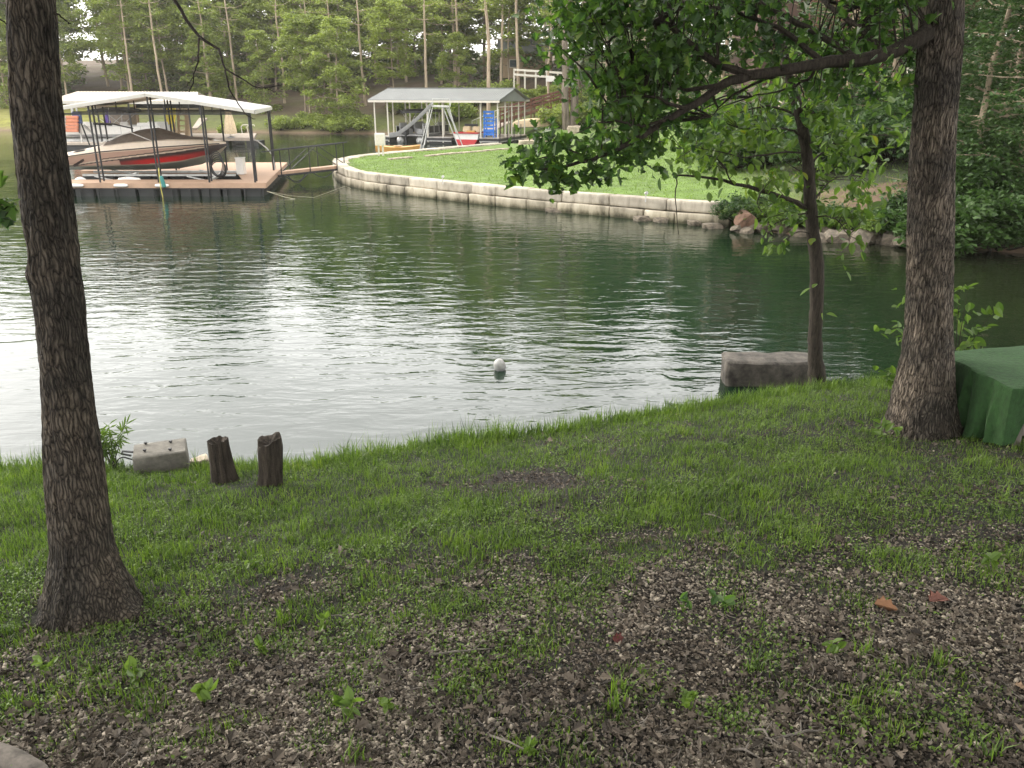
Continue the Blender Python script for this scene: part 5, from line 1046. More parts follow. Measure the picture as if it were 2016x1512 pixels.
gaps = [(1640, 25, 42), (1780, 115, 22), (1335, 95, 14), (1380, 60, 10), (1530, 10, 22), (1110, 60, 16), (1075, 200, 30)]
while len(cens) < 430 and tries < 9000:
    tries += 1; px, py = og.uniform(990, 1820), og.uniform(-60, 365)
    if not inpoly(px, py, OAKZ) or any((px-a)**2+(py-b)**2 < r_*r_ for a, b, r_ in gaps): continue
    if vnoise(px, py, .02, 3, 12) < .44: continue
    if px > 1420 and py > 100 and og.random() < .35: continue
    p = AY(px, py, og.uniform(7.0, 8.2) if px < 1350 else og.uniform(7.5, 9.0)); q = np.array(p)
    d = np.linalg.norm(SK-q, axis=1); 
    if d.min() > 1.1: continue
    k = int(np.argmin(d+np.where(SK[:, 0] < q[0]-.05, .35, 0))); b = Vector(SK[k]); mb.tube([b, b.lerp(p, .5)+Vector((0, 0, .05)), p], [.008, .005, .003], 4, False); cens.append(q)
cens = np.array(cens); mb.build('limb', M['bark_s'], rtree, smooth=True)
V, F = oak_group(cens, .15, 9, .095, og, .3); npmesh('limb_leaves', V-np.array(ORG[rtree]), F, M['leaf_oak'], parent=rtree)
tipc = np.array([list(AY(a, b, 7.05+.15*math.sin(a))) for a, b in [(1012, 322), (1030, 315), (1050, 300), (1040, 338), (1025, 350), (1065, 285), (1085, 275), (1100, 290), (1060, 318), (1085, 310), (1105, 345), (1120, 300), (1140, 280), (1095, 365), (1110, 360), (1130, 330), (1170, 290), (1180, 330), (1200, 345), (1150, 345), (1075, 262), (1225, 325), (1250, 300)]])
V, F = oak_group(tipc, .085, 13, .098, og, .25); npmesh('tip_leaves', V-np.array(ORG[rtree]), F, M['leaf_oak'], parent=rtree)
# ------------------------------------------------------------------ slender tree at the shore
sy = 10.25; p0 = AY(1607, 752, sy); p0.z = gz(p0.x, p0.y)
stree = thing('slender_tree', p0, 'slender grey barked tree leaning at the water edge behind the dark stone block', 'tree')
tk = [(1609, 762, 19), (1608, 740, 17), (1606, 700, 14), (1605, 650, 13), (1608, 600, 13), (1609, 560, 13), (1606, 500, 12.5), (1600, 450, 11.5), (1596, 400, 11), (1592, 340, 10.5), (1588, 300, 10), (1580, 250, 9.5), (1570, 210, 9), (1559, 170, 8), (1548, 130, 7), (1540, 80, 6), (1535, 20, 5), (1530, -60, 4), (1525, -140, 3)]
pts = [AY(a, b, sy+.0*i) for i, (a, b, r_) in enumerate(tk)]; pth = seg_path(pts, 60, lr_, .006); rad = [float(np.interp(i/60*(len(tk)-1), range(len(tk)), [r_ for _, _, r_ in tk]))*sy/ct/FPX for i in range(61)]
mb = MB(); mb.tube(pth, rad, 14); bm_ = mb.v; mb.v = [tuple(Vector(v)+Vector((mnoise.noise(Vector(v)*Vector((1, 1, 1))*9)*.012, mnoise.noise(Vector(v)*11)*.012, 0))) for v in mb.v]
mb.build('trunk', M['bark_s'], stree, smooth=True)
mb = MB(); skel = []
def sb(pts, y0, y1, r0, r1, n=12):
    p = seg_path(pxpath(pts, y0, y1), n, lr_, .01); mb.tube(p, [r0+(r1-r0)*(i/n) for i in range(n+1)], 6); skel.extend(p)
sb([(1590, 410), (1560, 395), (1500, 375), (1440, 360), (1390, 350), (1335, 345)], sy, 9.8, .035, .012); dead = len(skel)
sb([(1335, 345), (1331, 370), (1332, 410), (1336, 462)], 9.8, 9.8, .009, .004, 8); sb([(1335, 345), (1325, 343)], 9.8, 9.8, .008, .005, 2); skel = skel[:4]
sb([(1592, 285), (1570, 262), (1545, 254), (1500, 254), (1455, 253)], sy, 9.9, .018, .006); sb([(1585, 215), (1582, 190), (1572, 165), (1550, 160)], sy, 10.4, .012, .006)
sb([(1575, 235), (1540, 215), (1500, 210), (1440, 230), (1400, 260)], sy, 10.6, .018, .004); sb([(1588, 300), (1530, 300), (1470, 310), (1420, 300), (1370, 290)], sy, 9.6, .014, .004)
sb([(1598, 430), (1625, 425), (1650, 435), (1675, 470)], sy, 9.8, .012, .004); sb([(1600, 400), (1620, 370), (1650, 350), (1690, 345)], sy, 10.6, .012, .004); sb([(1590, 330), (1630, 290), (1680, 270), (1740, 265)], sy, 10.8, .014, .004)
sb([(1605, 470), (1580, 455), (1550, 470), (1535, 490)], sy, 9.9, .010, .003); sb([(1580, 240), (1620, 210), (1680, 190), (1740, 200)], sy, 10.7, .014, .004); sb([(1600, 420), (1560, 425), (1520, 445), (1505, 460)], sy, 9.9, .01, .003)
sb([(1555, 160), (1520, 120), (1470, 90)], sy, 10.8, .014, .004); sb([(1548, 130), (1600, 90), (1660, 60)], sy, 10.8, .014, .004); sb([(1440, 358), (1420, 320), (1380, 300), (1340, 290)], 9.9, 10.2, .009, .003); sb([(1500, 376), (1490, 400), (1510, 430), (1525, 470)], 9.9, 9.9, .008, .003)
SK2 = np.array([list(p) for p in skel]); cens = []; tries = 0
ELM = np.array([(0, 0), (.10, .06), (.24, .22), (.30, .42), (.27, .62), (.16, .84), (.05, .95), (0, 1.0)])
while len(cens) < 190 and tries < 9000:
    tries += 1; px, py = og.uniform(1300, 1800), og.uniform(100, 510)
    if py > 330 and (px < 1480 or py > 490): 
        if not (1360 < px < 1480 and py < 350): continue
    if vnoise(px, py, .02, 2, 14) < .42: continue
    tx_ = float(np.interp(py, [20, 130, 250, 340, 450, 560], [1535, 1548, 1580, 1592, 1600, 1609])); p = AY(px, py, og.uniform(9.6, 10.9) if abs(px-tx_) > 34 else og.uniform(10.45, 11)); q = np.array(p); d = np.linalg.norm(SK2-q, axis=1)
    if d.min() > .45: continue
    b = Vector(SK2[int(np.argmin(d))]); mb.tube([b, p], [.005, .002], 4, False); cens.append(q)
mb.build('branches', M['bark_s'], stree, smooth=True); cens = np.array(cens); V, F = oak_group(cens, .11, 9, .12, og, .5, outline=ELM, flat=.7); npmesh('leaves', V-np.array(ORG[stree]), F, M['leaf_elm'], parent=stree)
single = np.array([list(AY(a, b, 9.9)) for a, b in ((1598, 566), (1628, 618), (1655, 505), (1668, 533), (1545, 480), (1600, 470))]); V, F = oak_group(single, .02, 2, .12, og, .4, outline=ELM); npmesh('low_leaves', V-np.array(ORG[stree]), F, M['leaf_elm'], parent=stree)
# ------------------------------------------------------------------ saplings near the big right trunk
def sapling(base, tips, label, size=.12, per=5, mat='leaf_elm', r=.008, name='sapling', spread=.06):
    base = Vector(base); t = thing(name, base, label, 'sapling'); mb = MB(); cs = []
    for a in tips:
        a = Vector(a); mid = base.lerp(a, .5)+Vector((0, 0, .12)); mb.tube(seg_path([base, mid, a], 6, lr_, .005), [r, r*.9, r*.8, r*.6, r*.5, r*.35, r*.2], 5, False); cs += [np.array(a), np.array(a.lerp(mid, .35)), np.array(a.lerp(mid, .7))]
    mb.build('stems', M['bark_s'], t); V, F = oak_group(np.array(cs), spread, per, size, og, .3, outline=ELM, flat=.4); npmesh('leaves', V-np.array(base), F, M[mat], parent=t); return t
b = AY(1880, 725, 9.4); b.z = gz(b.x, b.y)+.1
sapling(b, [AY(*q, y) for q, y in (((1890, 560), 9.4), ((1905, 568), 9.3), ((1930, 650), 9.2), ((1960, 606), 9.3), ((1900, 630), 9.6), ((1780, 580), 9.6), ((1765, 640), 9.3), ((1740, 650), 9.2), ((1790, 640), 9.5))], 'leafy sapling spreading to both sides behind the big right trunk', .13, 4)
b = AY(1898, 720, 8.6); b.z = 1.2; sapling(b, [AY(*q, 8.5) for q in ((1890, 702), (1912, 696), (1905, 706))], 'bright green sprig showing above the green carpet cover', .1, 3, r=.004)
b = AY(1770, 760, 9.0); b.z = gz(b.x, b.y); sapling(b, [AY(*q, 8.9) for q in ((1730, 732), (1748, 736), (1765, 748))], 'short leafy sprout at the water edge left of the big right trunk', .1, 3, r=.004)
b = AY(1745, 872, 7.3); b.z = gz(b.x, b.y); sapling(b, [AY(*q, 7.25) for q in ((1728, 845), (1745, 838), (1738, 855))], 'small drooping seedling at the foot of the big right trunk', .09, 3, r=.003)
# ------------------------------------------------------------------ concrete block
c = P(315, 881, .60); gzz = gz(c.x, c.y); ht = c.z-gzz+.2
blk = thing('concrete_block', Vector((c.x, c.y, gzz)), 'square concrete footing block with four rusty bolts on top at the grassy water edge', 'concrete block')
mb = MB(); rbox(mb, (c.x, c.y, c.z-ht/2), (.50, .36, ht), .36, .006, rx=.02, ry=-.01, seg=4, bev=.03); mb.build('block', M['concrete'], blk, smooth=True, sharp=R(45))
for a, b_ in ((287, 874), (336, 871), (285, 888), (335, 886)):
    q = P(a, b_, .605); o = MB().tube([q-Vector((0, 0, .06)), q+Vector((0, 0, .012))], .009, 8).tube([q+Vector((0, 0, .006)), q+Vector((0, 0, .02))], .017, 6).build('bolt', M['black'], blk)
mb = MB(); mb.tube([P(262, 890, .42), P(242, 888, .42), P(238, 893, .36), P(258, 897, .34)], .012, 6); mb.build('rebar_loop', M['black'], blk)
q = P(386, 925, .25); mb = MB(); rbox(mb, (q.x, q.y+.1, .28), (.18, .16, .12), .5, .03); tag(mb.build('small_stone', M['limestone'], org=q, smooth=True), 'small pale stone in the grass right of the concrete block', 'stone')
mb = MB(); q0 = P(230, 918, .36); mb.tube(seg_path([P(262, 905, .4), P(240, 900, .5), P(228, 915, .4), P(236, 922, .36), P(222, 900, .45), P(210, 925, .33)], 24, lr_, .004), .008, 5); tag(mb.build('loose_cable', M['black'], org=q0), 'loose dark cable tangled in weeds left of the concrete block', 'cable')
# ------------------------------------------------------------------ stumps
def stump(rows, base_py, yd, label, seed, split):
    c0 = AY((rows[-1][1]+rows[-1][2])/2, base_py, yd); zb = gz(c0.x, yd)-.08; t = thing('tree_stump', (c0.x, yd, zb), label, 'stump'); n = 40; rings = []
    m = 26
    for k in range(m+1):
        py = rows[-1][0]+14+(rows[0][0]-rows[-1][0]-14)*k/m; xl, xr = interp_rows(rows, max(py, rows[0][0]) if py < rows[-1][0] else rows[-1][0]); a, b = AY(xl, py, yd), AY(xr, py, yd); cx, r = (a.x+b.x)/2, (b.x-a.x)/2; z = (a.z+b.z)/2
        ring = []
        for j in range(n):
            th = 2*math.pi*j/n; rr = r*(1+.15*mnoise.noise(Vector((math.cos(th)*1.6, math.sin(th)*1.6, z*1.5+seed)))-.16*abs(mnoise.noise(Vector((math.cos(th)*4.5, math.sin(th)*4.5, z*1.2+seed)))))
            zz = z+(k/m)**6*(.035*mnoise.noise(Vector((math.cos(th)*2.2, math.sin(th)*2.2, seed*3)))+split*math.cos(th-.6)); ring.append(Vector((cx+math.cos(th)*rr, yd+math.sin(th)*rr*.85, zz)))
        rings.append(ring)
    last = rings[-1]; cc = sum(last, Vector())/n
    for f, dz_ in ((.82, -.008), (.55, -.03), (.25, -.045), (.04, -.05)): rings.append([cc+(p-cc)*f+Vector((0, 0, dz_+.012*mnoise.noise(p*14))) for p in last])
    MB().loft(rings).build('wood', M['stump'], t, smooth=True, sharp=R(35)); return t
stump([(866, 408, 448), (880, 410, 450), (910, 414, 457), (935, 416, 464), (950, 416, 471), (962, 415, 476)], 955, 7.05, 'charred upright stump, left of the pair, widening to a root at its right', 1.3, .01)
stump([(864, 505, 555), (880, 505, 558), (905, 508, 557), (930, 509, 556), (948, 505, 557), (968, 497, 560)], 962, 6.95, 'charred split top stump, right of the pair near the shore', 4.1, .03)
# ------------------------------------------------------------------ buoy, dark slab, carpet cover
c = P(984, 728, 0); c.z = 0; t = thing('buoy', c, 'small white and grey buoy floating alone in the middle of the bay', 'buoy'); ax = Matrix.Rotation(.45, 4, 'X') @ Matrix.Rotation(-.2, 4, 'Y')
MB().lathe([(.02, -.13), (.06, -.11), (.085, -.04), (.088, .03), (.07, .09), (.03, .125), (.005, .13)], c+Vector((0, 0, .06)), 20, ax).build('float_body', plain('buoy_plastic', (.36, .355, .34), .4, var=.2, scale=14), t, smooth=True)
MB().lathe([(.0885, -.045), (.0895, -.03), (.0895, -.005), (.0885, .005)], c+Vector((0, 0, .06)), 20, ax).build('band', M['grey'], t, smooth=True)
mb = MB(); q = P(1432, 762, .0); rbox(mb, (q.x+.66, q.y+.25, -.06), (1.32, .5, .86), -.04, .035, seg=5, bev=.06); tag(mb.build('stone_block', M['stone_dark'], org=(q.x+.66, q.y+.25, -.1), smooth=True, sharp=R(50)), 'long dark weathered stone block at the shore left of the slender tree', 'stone block')
ct_ = thing('covered_bench', (5.2, 7.6, .8), 'wooden frame draped with green outdoor carpet at the right edge behind the oak trunk', 'covered bench')
TOPZ = 1.47; A_ = Vector((4.36, 8.1, 0)); B_ = Vector((4.50, 7.0, 0)); E_ = Vector((6.6, 7.1, 0)); F_ = Vector((6.3, 8.6, 0)); per = []
def edgepts(a, b, n): return [a.lerp(b, k/n) for k in range(n)]
ring0 = edgepts(A_, B_, 36)+edgepts(B_, E_, 40)+edgepts(E_, F_, 20)+edgepts(F_, A_, 30); cen_ = sum(ring0, Vector())/len(ring0); rings = []
for f in (.05, .4, .75, .93, .985, 1.0): rings.append([cen_+(p-cen_)*f+Vector((0, 0, TOPZ+.02*mnoise.noise(p*4*f)-(.012 if f > .98 else 0)-(.02 if f == 1 else 0))) for p in ring0])
for k in range(1, 15):
    f = k/14; ring = []
    for i, p in enumerate(ring0):
        d = (p-cen_).normalized(); fold = .075*f*math.sin(i*.62+1.6*mnoise.noise(Vector((i*.11, 0, 0)))*3)+.05*f*mnoise.noise(Vector((i*.16, f*2, 3))); g = gz(p.x, p.y)+.02; front = 36 <= i < 76
        low = g if i <= 42 or i >= 76 else TOPZ-.10-.02*math.sin(i)          # opening on the front side beyond the corner
        if 38 < i < 76: low = max(low, TOPZ-.62+.55*min(1, (i-38)/5)**.5)
        ring.append(Vector((p.x+d.x*fold, p.y+d.y*fold, TOPZ-.03-(TOPZ-.03-low)*f)))
    rings.append(ring)
mb = MB(); mb.loft(rings, cap=False); mb.build('carpet', M['carpet'], ct_, smooth=True)
for x_, y_, dx in ((4.66, 7.14, .05), (6.2, 7.25, 0), (5.0, 8.1, 0), (6.1, 8.3, 0)): MB().bar((x_+dx, y_, gz(x_, y_)-.05), (x_, y_, TOPZ-.05), .09).build('leg', M['woodgrey'], ct_)
mb = MB(); mb.bar((4.66, 7.14, TOPZ-.1), (6.3, 7.2, TOPZ-.1), .08); mb.bar((4.7, 7.2, .98), (6.3, 7.25, .98), .09); mb.build('frame', M['woodgrey'], ct_)
mb = MB(); mb.slab([Vector((4.6, 7.95, TOPZ-.05)), Vector((4.85, 7.15, TOPZ-.05)), Vector((6.4, 7.2, TOPZ-.05)), Vector((6.2, 8.4, TOPZ-.05))], .04); mb.build('top_board', M['woodgrey'], ct_)
# log at the lower left corner, sticks, fallen leaves
a, b = G(-120, 1500), G(95, 1530); tag(MB().tube(seg_path([a+Vector((0, 0, .03)), (a+b)/2+Vector((0, .03, .035)), b+Vector((0, 0, 0))], 12, lr_, .004), [.07, .07, .068, .066, .065, .065, .063, .06, .058, .055, .05, .04, .02], 10).build('weathered_log', M['woodgrey'], org=a, smooth=True), 'pale weathered log lying in the bottom left corner', 'log')
sticks = [((845, 1293), (1005, 1275), 'long thin grey stick on gravel below the left trunk'), ((340, 1270), (412, 1252), 'short grey stick among leaves right of the left trunk'), ((1140, 985+175), (1180, 1130), 'thin twig on the thin grass at the middle'), ((1480, 1440), (1520, 1470), 'pale bent twig among dead leaves at the lower right'), ((1520, 1460), (1640, 1440), 'forked pale twig in leaf litter at the lower right'), ((1440, 1480), (1500, 1500), 'thick pale twig at the bottom edge right of centre'), ((240, 1500), (262, 1493), 'small twig at the lower left edge of the gravel'), ((1385, 1015), (1430, 1028), 'short pale twig on the bare patch left of the oak trunk'), ((960, 1448), (1040, 1486), 'thin dark twig at the bottom middle')]
for a_, b_, lab in sticks:
    p, q = G(*a_), G(*b_); mb = MB(); m_ = (p+q)/2+Vector((lr_.uniform(-.02, .02), lr_.uniform(-.03, .03), .02)); mb.tube(seg_path([p+Vector((0, 0, .012)), m_, q+Vector((0, 0, .015))], 7, lr_, .004), [.007, .0065, .006, .006, .005, .004, .003, .002], 5)
    mb.tube([m_, m_+Vector((lr_.uniform(-.05, .05), lr_.uniform(.02, .06), .01))], [.004, .002], 4); tag(mb.build('fallen_twig', M['woodgrey'], org=p), lab, 'twig')
for (px, py), lab, cc in (((1720, 1197), 'orange brown fallen oak leaf on the gravel patch at the right, left of another', (.2, .10, .05)), ((1828, 1193), 'rust red fallen leaf on the gravel patch at the right, right of another', (.16, .06, .04)), ((1995, 1357), 'tan fallen leaf at the right edge low in the picture', (.30, .2, .12)), ((1205, 1268), 'dark red scrap of leaf on the dark litter at the middle', (.12, .03, .025))):
    p = G(px, py)+Vector((0, 0, .03)); V, F = oakleaves(np.array([list(p)]), np.array([.13 if py < 1250 else .08]), np.random.default_rng(px), .0, OAKP, np.array([[1.0, .2, .05]])); o = npmesh('fallen_leaf', V-np.array(p), F, plain('fallen_leaf_brown_%d' % px, cc, .8), loc=p); tag(o, lab, 'leaf')
# willow-like weed by the block
b = P(226, 926, .42); t = thing('willow_shoot', b, 'wispy yellow green willow shoot growing left of the concrete block', 'plant'); mb = MB(); cs = []; ds = []
WIL = np.array([(0, 0), (.06, .25), (.075, .5), (.05, .8), (0, 1.0)])
for k in range(11):
    e = b+Vector((lr_.uniform(-.20, .22), lr_.uniform(-.1, .1), lr_.uniform(.28, .52))); pp = seg_path([b, b.lerp(e, .5)+Vector((0, 0, .08)), e], 8, lr_, .008); mb.tube(pp, [.005-.0005*i for i in range(9)], 4, False); cs += [np.array(q) for q in pp[3:] for _ in range(4)]
mb.build('stems', M['bark_s'], t); V, F = oakleaves(np.array(cs), og.uniform(.08, .13, len(cs)), og, .1, WIL); npmesh('leaves', V-np.array(b), F, M['leaf_weed'], parent=t)
# seedlings on the gravel
seedl = [(680, 1425, .10, 'three leaved light green seedling on the gravel below the centre'), (403, 1385, .10, 'broad leaved grey green seedling on the gravel at the lower left'), (520, 1290, .08, 'small yellow green seedling right of the left trunk on bare soil'), (268, 1345, .09, 'low green seedling on gravel straight below the left trunk'), (1345, 1205, .08, 'bright small seedling beside the dark clump right of centre'), (1415, 1200, .10, 'dark leafy clump on the gravel right of centre'), (95, 1325, .08, 'flat leaved seedling at the left edge below the trunk'), (640, 1240, .07, 'tiny seedling in the leaf litter below the middle grass'), (770, 1400, .07, 'little seedling on the gravel right of the three leaved one'), (1040, 1490, .07, 'tiny seedling near the bottom edge at the middle'), (1360, 1400, .09, 'yellow green seedling at the lower right centre'), (1640, 1290, .08, 'small seedling amid gravel at right of the lower middle'), (1950, 1130, .10, 'upright seedling at the right edge in thin grass'), (500, 1120, .08, 'small seedling right of the left trunk base')]
for px, py, sz, lab in seedl:
    p = G(px, py); t = thing('seedling', p, lab, 'seedling'); mb = MB(); cs = []
    for k in range(5):
        a = lr_.uniform(0, 6.28); e = p+Vector((math.cos(a)*sz*.6, math.sin(a)*sz*.6, sz*lr_.uniform(.6, 1.1))); mb.tube([p, (p+e)/2+Vector((0, 0, .01)), e], [.003, .0025, .0015], 4, False); cs.append(np.array(e)-np.array([math.cos(a), math.sin(a), 0])*sz*.3)
    mb.build('stems', M['leaf_weed'], t); V, F = oakleaves(np.repeat(np.array(cs), 2, 0), og.uniform(.7, 1.1, len(cs)*2)*sz*.75, og, .1, ELM); npmesh('leaves', V-np.array(p), F, M['leaf_oak'] if 'dark' in lab else M['leaf_weed'], parent=t)
#@@PART6
# ------------------------------------------------------------------ ground cover of the near bank
def scatter(n, rng, dens):
    out = []
    while sum(map(len, out)) < n:
        m = 60000; px = rng.uniform(-620, 2680, m); r_ = rng.random(m); y = 2.3+8.2*r_**1.25; x = (px-1008)/FPX*(y/ct)*1.06
        d = edgeY(x)-y; k = (d > -.02) & (rng.random(m) < dens(x, y)); out.append(np.stack([x[k], y[k]], 1))
    return np.concatenate(out)[:n]
gr = np.random.default_rng(31)
TR = [(float(ORG[ltree].x), 4.42, .29), (float(ORG[rtree].x), 7.72, .40)]
def clear(x, y):
    k = np.ones(len(x), bool)
    for a, b, r_ in TR: k &= (x-a)**2+(y-b)**2 > r_*r_
    return k
def blades(xy, h, w_, rng, lean=.5, z0=None):
    n = len(xy); x, y = xy.T; z = near_h(x, y)-.004 if z0 is None else z0; a = rng.uniform(0, 6.283, n); l = h*lean*rng.uniform(.1, 1.3, n); dx, dy = np.cos(a)*l, np.sin(a)*l; b = a+np.pi/2+rng.uniform(-.5, .5, n); wx, wy = np.cos(b)*w_/2, np.sin(b)*w_/2; zz = np.sqrt(np.maximum(h*h-l*l, .1*h*h))
    B0 = np.stack([x, y, z], 1); Wv = np.stack([wx, wy, 0*wx], 1); M1 = B0+np.stack([dx*.28, dy*.28, zz*.55], 1); T_ = B0+np.stack([dx, dy, zz*np.where(rng.random(n) < .3, .75, 1)], 1)
    V = np.stack([B0-Wv*.8, B0+Wv*.8, M1+Wv, M1-Wv, T_], 1).reshape(-1, 3); i = np.arange(n)[:, None]*5; F = np.stack([i+[0, 1, 2], i+[0, 2, 3], i+[3, 2, 4]], 1).reshape(-1, 3); return V, F
dn = lambda x, y: np.clip(lush(x, y)*1.25-.10, .012, 1)
xy = scatter(200000, gr, dn); xy = xy[clear(*xy.T)]; L_ = lush(*xy.T); d = edgeY(xy[:, 0])-xy[:, 1]
st_ = np.exp(-((xy[:, 0]+2.5)**2/.35+(xy[:, 1]-6.9)**2/.12))+np.exp(-((xy[:, 0]+3.55)**2/.25+(xy[:, 1]-7.45)**2/.15))
h = (1-.7*np.clip(st_, 0, 1))*(.030+.046*L_+.05*sm(1.0, .1, d)+.03*sm(-1.5, -3.2, xy[:, 0])*sm(3, 1, d))*gr.uniform(.5, 1.35, len(xy))*(.35+1.45*vnoise(xy[:, 0], xy[:, 1], 3.3, 3, 21)**1.3)
V, F = blades(xy, h, .0035+.0022*gr.random(len(xy)), gr, .65); tag(npmesh('grass', V, F, M['grass']), 'green grass covering the near bank, thick by the water and thin on gravel', 'grass', kind='stuff')
# long shore grass tufts
cx_ = []; hh_ = []
for k in range(620):
    x = gr.uniform(-7, 6.5); dd = abs(gr.normal())*.16
    tall = .10+.13*gr.random()**1.5+.14*(abs(x+.45) < .45)*gr.random()+.10*(abs(x+1.6) < .15)+.12*(x < -4.4)*gr.random(); m = int(gr.integers(10, 26)); p = np.stack([x+gr.normal(size=m)*.045, float(edgeY(x))-dd+gr.normal(size=m)*.04], 1); cx_.append(p); hh_.append(np.full(m, tall)*gr.uniform(.5, 1.25, m))
for k in range(240):    # tufts through the lawn
    x = gr.uniform(-6, 6); dd = gr.uniform(.2, 4.6); m = int(gr.integers(8, 22)); 
    if gr.random() > lush(np.array([x]), edgeY(np.array([x]))-dd)[0]+.15: continue
    p = np.stack([x+gr.normal(size=m)*.035, float(edgeY(x))-dd+gr.normal(size=m)*.03], 1); cx_.append(p); hh_.append(np.full(m, gr.uniform(.07, .14))*gr.uniform(.5, 1.2, m))
for px, py in ((262, 1335), (1215, 1400), (700, 1500), (560, 1225), (705, 1150), (1220, 1360), (1945, 1490), (640, 1080), (1480, 1320), (1700, 1290), (1850, 1310)):
    p_ = G(px, py); m = 26; cx_.append(np.stack([p_.x+gr.normal(size=m)*.025, p_.y+gr.normal(size=m)*.025], 1)); hh_.append(gr.uniform(.05, .14, m))
xy = np.concatenate(cx_); h = np.concatenate(hh_); k = clear(*xy.T) & ((xy[:, 0]+2.5)**2/.5+(xy[:, 1]-6.9)**2/.2 > 1) & ((xy[:, 0]+3.55)**2/.15+(xy[:, 1]-7.45)**2/.12 > 1); V, F = blades(xy[k], h[k], .005+.003*gr.random(k.sum()), gr, .6); tag(npmesh('tall_grass', V, F, M['grass']), 'taller grass tufts along the water edge and scattered over the bank', 'grass', kind='stuff')
# small broad leaves (clover and weeds)
xy = scatter(42000, gr, lambda x, y: np.clip(lush(x, y)*.7*(vnoise(x, y, 1.7, 3, 25) > .54)+.004, 0, 1)); xy = xy[clear(*xy.T)]; z = near_h(*xy.T)+gr.uniform(.008, .05, len(xy)); V, F = leafcards(np.column_stack([xy, z]), gr.uniform(.010, .026, len(xy)), gr, .7, .4, .7)
tag(npmesh('ground_cover', V, F, M['leaf_weed']), 'small clover like weeds growing through the grass of the near bank', 'weeds', kind='stuff')
# leaf litter
xy = scatter(58000, gr, lambda x, y: np.clip(1.02-lush(x, y)*1.25, .03, 1)); xy = xy[clear(*xy.T)]; z = near_h(*xy.T)+gr.uniform(.0, .016, len(xy)); V, F = leafcards(np.column_stack([xy, z]), gr.uniform(.012, .04, len(xy)), gr, .55, .7, .6)
tag(npmesh('leaf_litter', V, F, M['litter']), 'brown dead leaf crumbs covering the bare soil of the near bank', 'leaf litter', kind='stuff')
xy = scatter(2100, gr, lambda x, y: np.clip(1.05-lush(x, y)*1.2, .06, 1)*(vnoise(x, y, 1.4, 3, 41) > .47)); xy = xy[clear(*xy.T)]; z = near_h(*xy.T)+gr.uniform(.008, .022, len(xy)); dd_ = gr.normal(size=(len(xy), 3)); dd_[:, 2] *= .25
V, F = oakleaves(np.column_stack([xy, z]), gr.uniform(.03, .075, len(xy)), gr, .0, OAKP, dd_/np.linalg.norm(dd_, axis=1)[:, None]*2); tag(npmesh('dead_leaves', V, F, M['litter']), 'curled brown dead oak leaves strewn over the bare ground', 'dead leaves', kind='stuff')
xy = scatter(1800, gr, lambda x, y: np.clip(1.05-lush(x, y)*1.1, .04, 1)); xy = xy[clear(*xy.T)]; a_ = gr.uniform(0, 6.283, len(xy)); l_ = gr.uniform(.015, .085, len(xy)); mb = MB()
for (x_, y_), aa, ll in zip(xy, a_, l_):
    p_ = Vector((x_, y_, gz(x_, y_)+.012)); q_ = p_+Vector((math.cos(aa)*ll, math.sin(aa)*ll, gr.uniform(-.004, .012))); mb.bar(p_, (p_+q_)/2+Vector((math.sin(aa), -math.cos(aa), .2))*ll*.12, .0035); mb.bar((p_+q_)/2+Vector((math.sin(aa), -math.cos(aa), .2))*ll*.12, q_, .003)
tag(mb.build('twig_litter', M['woodgrey']), 'short dry grey twigs strewn over the bare ground', 'twig litter', kind='stuff')
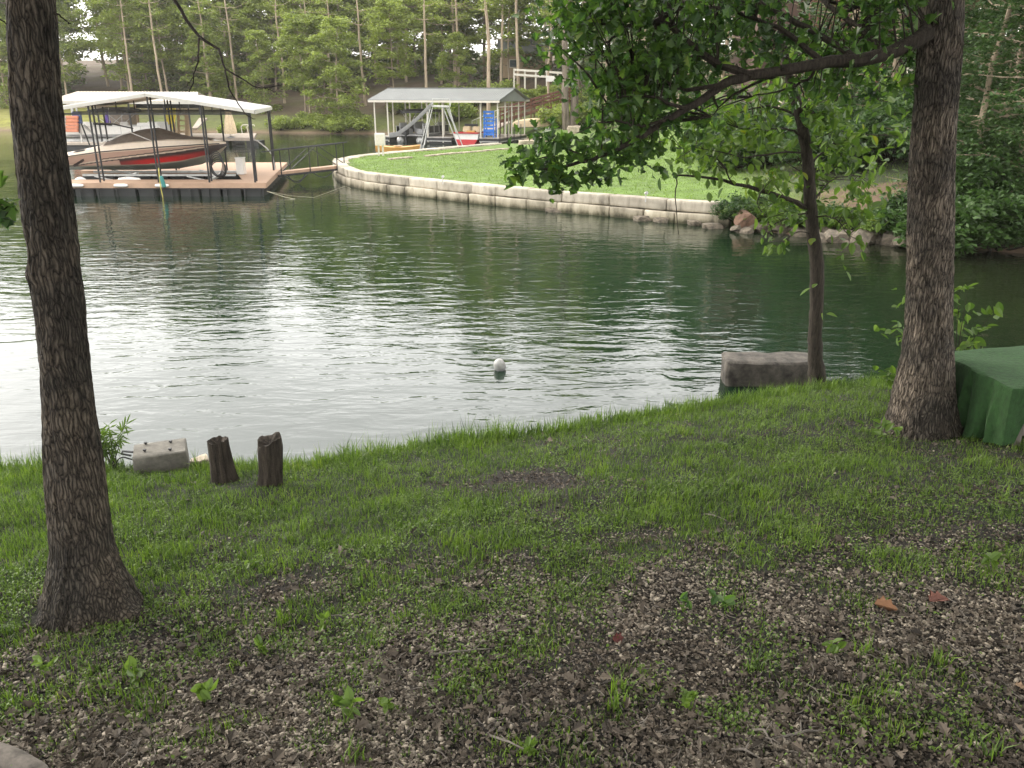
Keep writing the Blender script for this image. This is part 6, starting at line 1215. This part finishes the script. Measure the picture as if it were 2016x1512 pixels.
# gravel
def gravel(n, s0, s1, fn):
    xy = scatter(n, gr, fn); n = len(xy); z = near_h(*xy.T); ico = bmesh.new(); bmesh.ops.create_icosphere(ico, subdivisions=1, radius=.5); bv = np.array([v.co[:] for v in ico.verts]); bf = np.array([[v.index for v in f.verts] for f in ico.faces]); ico.free()
    sc = gr.uniform(s0, s1, n)[:, None]*np.stack([gr.uniform(.8, 1.5, n), gr.uniform(.6, 1, n), gr.uniform(.3, .65, n)], 1); a = gr.uniform(0, 6.283, n); P_ = bv[None]*(1+gr.normal(size=(n, len(bv), 1))*.16)*sc[:, None, :]
    tx = gr.normal(size=n)*.3; Y_ = P_[..., 1]*np.cos(tx)[:, None]-P_[..., 2]*np.sin(tx)[:, None]; Z_ = P_[..., 1]*np.sin(tx)[:, None]+P_[..., 2]*np.cos(tx)[:, None]
    X2 = P_[..., 0]*np.cos(a)[:, None]-Y_*np.sin(a)[:, None]; Y2 = P_[..., 0]*np.sin(a)[:, None]+Y_*np.cos(a)[:, None]
    V = np.stack([X2+xy[:, :1], Y2+xy[:, 1:], Z_+(z+sc[:, 2]*.2)[:, None]], -1).reshape(-1, 3); F = (np.arange(n)[:, None, None]*len(bv)+bf[None]).reshape(-1, 3); return V, F
gfn = lambda x, y: np.clip((1-lush(x, y)*1.7)*(.3+1.3*sm(.40, .60, vnoise(x, y, 1.1, 3, 33)))*sm(6.9, 3.2, y+.25*x)+.01, 0, 1)
V1, F1 = gravel(52000, .009, .025, gfn); V2, F2 = gravel(2600, .024, .040, gfn)
tag(npmesh('gravel', np.concatenate([V1, V2]), np.concatenate([F1, F2+len(V1)]), M['stone_chip']), 'pale crushed gravel scattered over the bare soil in front', 'gravel', kind='stuff')
# lawn turf of the point
def far_scatter(n, xr, yr, ok):
    out = []
    while sum(map(len, out)) < n:
        p = np.stack([gr.uniform(*xr, 20000), gr.uniform(*yr, 20000)], 1); k = ok(*p.T); out.append(p[k])
    return np.concatenate(out)[:n]
def lawnok(x, y): return inside(x, y) & (segdist(x, y, SHORE) > .5) & (x < 13.5-np.clip(y-34, 0, 40)*-.05)
xy = far_scatter(60000, (-9, 16), (25, 50), lawnok); V, F = blades(xy, gr.uniform(.03, .075, len(xy)), .012+.012*gr.random(len(xy)), gr, .7, far_h(*xy.T)-.005); tag(npmesh('lawn_grass', V, F, M['lawn'] if 'lawn' in M else M['grass']), 'mown bright green lawn turf inside the curved stone wall', 'grass', kind='stuff')

# ------------------------------------------------------------------ air
hz = bpy.data.materials.new('haze'); hz.use_nodes = True; n_ = hz.node_tree; n_.nodes.remove(n_.nodes['Principled BSDF']); pv = n_.nodes.new('ShaderNodeVolumePrincipled'); pv.inputs['Density'].default_value = .00038; pv.inputs['Color'].default_value = (.95, .93, .86, 1); pv.inputs['Anisotropy'].default_value = .3
n_.links.new(pv.outputs[0], n_.nodes['Material Output'].inputs['Volume']); ob = MB().box((0, 210, 14), (760, 640, 38)).build('haze', hz); tag(ob, 'thin warm haze in the air over the lake', 'haze', kind='stuff')
